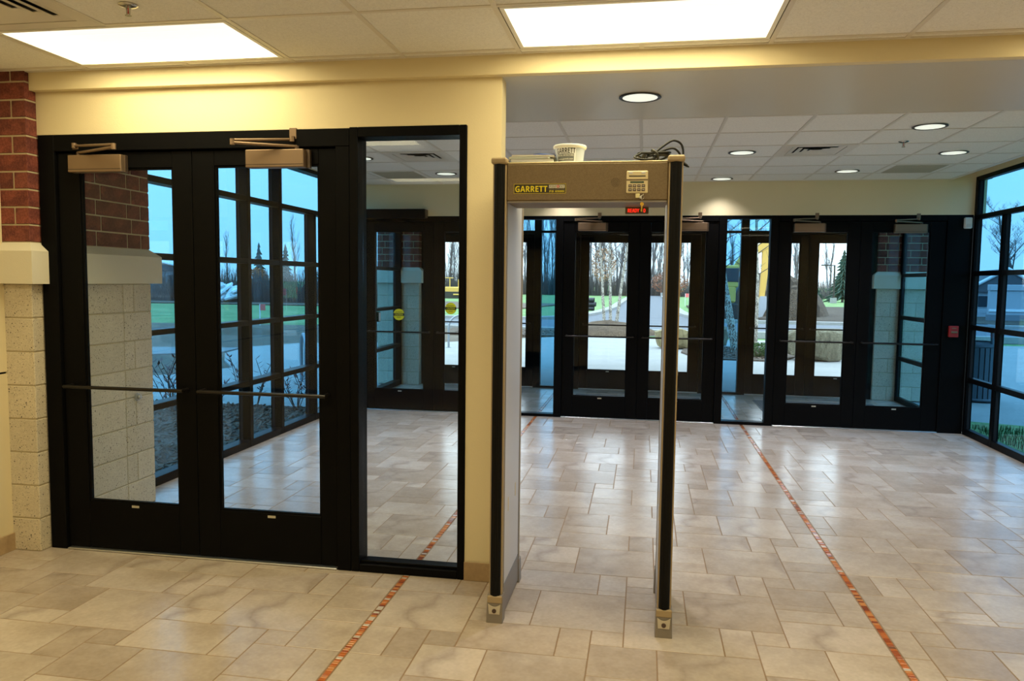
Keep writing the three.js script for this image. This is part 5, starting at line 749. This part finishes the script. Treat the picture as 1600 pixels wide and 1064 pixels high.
{ const t = thing('bulldozer', 'pale yellow bulldozer on bare ground beyond the lawn', 'bulldozer', [-18.9, -0.16, -75]), Y = M.yellowMachine, D = M.machineDark; for (const z of [-0.7, 0.7]) { const s = new THREE.Shape(); s.absarc(-0.8, 0.35, 0.33, Math.PI / 2, Math.PI * 1.5); s.absarc(0.8, 0.35, 0.33, -Math.PI / 2, Math.PI / 2); const g = new THREE.ExtrudeGeometry(s, { depth: 0.4, bevelEnabled: false }); g.translate(0, 0, z - 0.2); localPart('track', g, D, t); } localPart('body', cbox(-0.9, 1.0, 0.5, 1.15, -0.5, 0.5, 0.08), Y, t); localPart('canopy_post', rod([-0.2, 1.1, 0.4], [-0.2, 2.0, 0.4], 0.05), Y, t); localPart('canopy_post', rod([-0.9, 1.1, 0.4], [-0.9, 2.0, 0.4], 0.05), Y, t); localPart('canopy', cbox(-1.0, -0.05, 2.0, 2.08, -0.5, 0.5, 0.02), Y, t); localPart('exhaust', rod([0.6, 1.1, 0], [0.6, 1.9, 0], 0.06), Y, t); localPart('blade', cbox(1.35, 1.5, 0.1, 0.9, -1.1, 1.1, 0.03), M.siding, t); localPart('push_arm', rod([0.3, 0.4, 0.95], [1.4, 0.4, 0.95], 0.07), Y, t); }
mound('dirt_mound', 'soil bank behind the bulldozer beyond the lawn', 'dirt mound', -20, -82, 7, 2.5, 1.0, M.gravel, 81);
// debris, pipes, flags
{ const r = rng(91); const t = thing('rubble_pile', 'heap of white broken slabs at the far end of the left lawn', 'rubble', [-29.0, 0, -50]); for (let i = 0; i < 16; i++) { const w = 0.5 + r() * 0.9, g = cbox(-w / 2, w / 2, -0.08, 0.08, -0.3, 0.3, 0.02); localPart('slab', g, M.white, t, [(r() - 0.5) * 1.9, 0.3 + r() * 1.1 * (1 - Math.abs(r() - 0.5)), (r() - 0.5) * 0.7], [r() * 1.4 - 0.7, r() * 3, r() * 1.6 - 0.8]); } }
{ const t = thing('pipe_stack', 'stack of black drain pipes beside the road', 'pipes', [-3.6, 0, -45]); for (let k = 0; k < 3; k++) for (let i = 0; i < 3 - k * 0; i++) { const g = new THREE.CylinderGeometry(0.13, 0.13, 1.5, 14, 1, true); g.rotateZ(Math.PI / 2); localPart('pipe', g, std({ color: sr(34, 36, 40), roughness: 0.5, side: THREE.DoubleSide }), t, [(k % 2) * 0.1, 0.1 + k * 0.25, (i - 1) * 0.28]); } }
function flag(label, x, z, c, h) { const t = thing('survey_flag', label, 'survey flag', [x, -0.03, z]); localPart('stake', rod([0, 0, 0], [0, h, 0], 0.018, 0.018, 6), M.white, t); localPart('flag_cloth', cbox(0, h * 0.28, h * 0.7, h, -0.006, 0.006), std({ color: sr(...c), roughness: 0.7 }), t); }
flag('pink survey flag on the left lawn', -13.5, -25.5, [232, 108, 96], 0.75); flag('teal survey flag on the gravel past the left windows', -10.9, -19.9, [40, 170, 160], 0.2);
flag('orange survey stake in the dirt near the lamp post', 9.6, -37.2, [232, 110, 60], 1.25); flag('pink survey stake in the dirt under the spruce', 10.3, -36.8, [232, 110, 110], 1.15);
for (let i = 0; i < 6; i++) flag('orange survey stake along the right kerb of the road', 3.0 + (i % 2) * 0.5, -42 - i * 4, [240, 120, 110], 0.9);
for (const f of scene.children) if (f.userData.label === 'orange survey stake along the right kerb of the road') f.userData.group = 'stakes along the right kerb';
// houses, walls
function house(label, x, z, w, d, h, rh, ry, wall, roofMat) { const t = thing('house', label, 'house', [x, -0.16, z]); t.rotation.y = ry; localPart('house_wall', cbox(-w / 2, w / 2, 0, h, -d / 2, d / 2), wall, t); const s = new THREE.Shape([[-w / 2 - 0.3, h], [w / 2 + 0.3, h], [0, h + rh]].map(p => new THREE.Vector2(...p))); const g = new THREE.ExtrudeGeometry(s, { depth: d + 0.5, bevelEnabled: false }); g.translate(0, 0, -d / 2 - 0.25); localPart('roof', g, roofMat, t); const e = []; for (const q of [-1, 1]) e.push(rod([q * (w / 2 + 0.3), h, d / 2 + 0.27], [0, h + rh, d / 2 + 0.27], 0.1, 0.1, 6)); localPart('gable_trim', mergeGeometries(e), M.white, t); for (let k = 0; k < Math.floor(h / 0.3); k++) localPart('siding_board', cbox(-w / 2, w / 2, k * 0.3 + 0.01, k * 0.3 + 0.28, d / 2, d / 2 + 0.025), wall, t); for (const q of [-0.25, 0.25]) localPart('window', cbox(q * w - 0.4, q * w + 0.4, h * 0.45, h * 0.85, d / 2 + 0.02, d / 2 + 0.05), M.machineGlass, t); return t; }
house('grey sided house past the left door glass', -41.2, -59, 7, 6, 2.3, 0.9, 0.6, M.siding, M.roof); house('dark gabled house among bushes past the left windows', -24.3, -60, 4.2, 6, 1.3, 1.2, 0.3, std({ color: sr(120, 112, 106), roughness: 0.9 }), M.roof);
house('grey gabled house behind the pale wall past the right windows', 20.4, -50, 3.6, 7, 1.5, 1.3, -0.2, M.siding, M.roof); house('second grey gabled house further right behind the pale wall', 27.8, -51, 3.8, 7, 1.4, 1.3, -0.2, M.siding, M.roof);
house('small far house beyond the dirt and the lawn', 20.5, -132, 6, 6, 1.6, 1.2, 0, M.siding, M.roof);
{ const t = thing('garden_wall', 'long pale panelled wall beyond the lawn past the right windows', 'wall', [39, -0.1, -42], { turn: 0 }); localPart('wall_base', cbox(-22, 22, 0, 0.34, -0.2, 0.2), std({ color: sr(120, 124, 130), roughness: 0.9 }), t); for (let i = 0; i < 22; i++) localPart('wall_panel', cbox(-22 + i * 2 + 0.01, -22 + i * 2 + 1.99, 0.34, 1.55, -0.12, 0.12, 0.01), M.siding, t); localPart('wall_coping', cbox(-22, 22, 1.55, 1.85, -0.18, 0.18, 0.02), M.siding, t); localPart('wall_ledge', cbox(-22, 22, 0.5, 0.62, 0.1, 0.17, 0.01), M.white, t); }

scene.traverse(o => { if (o.isMesh) { o.castShadow = true; o.receiveShadow = true; } });
renderer.render(scene, camera);
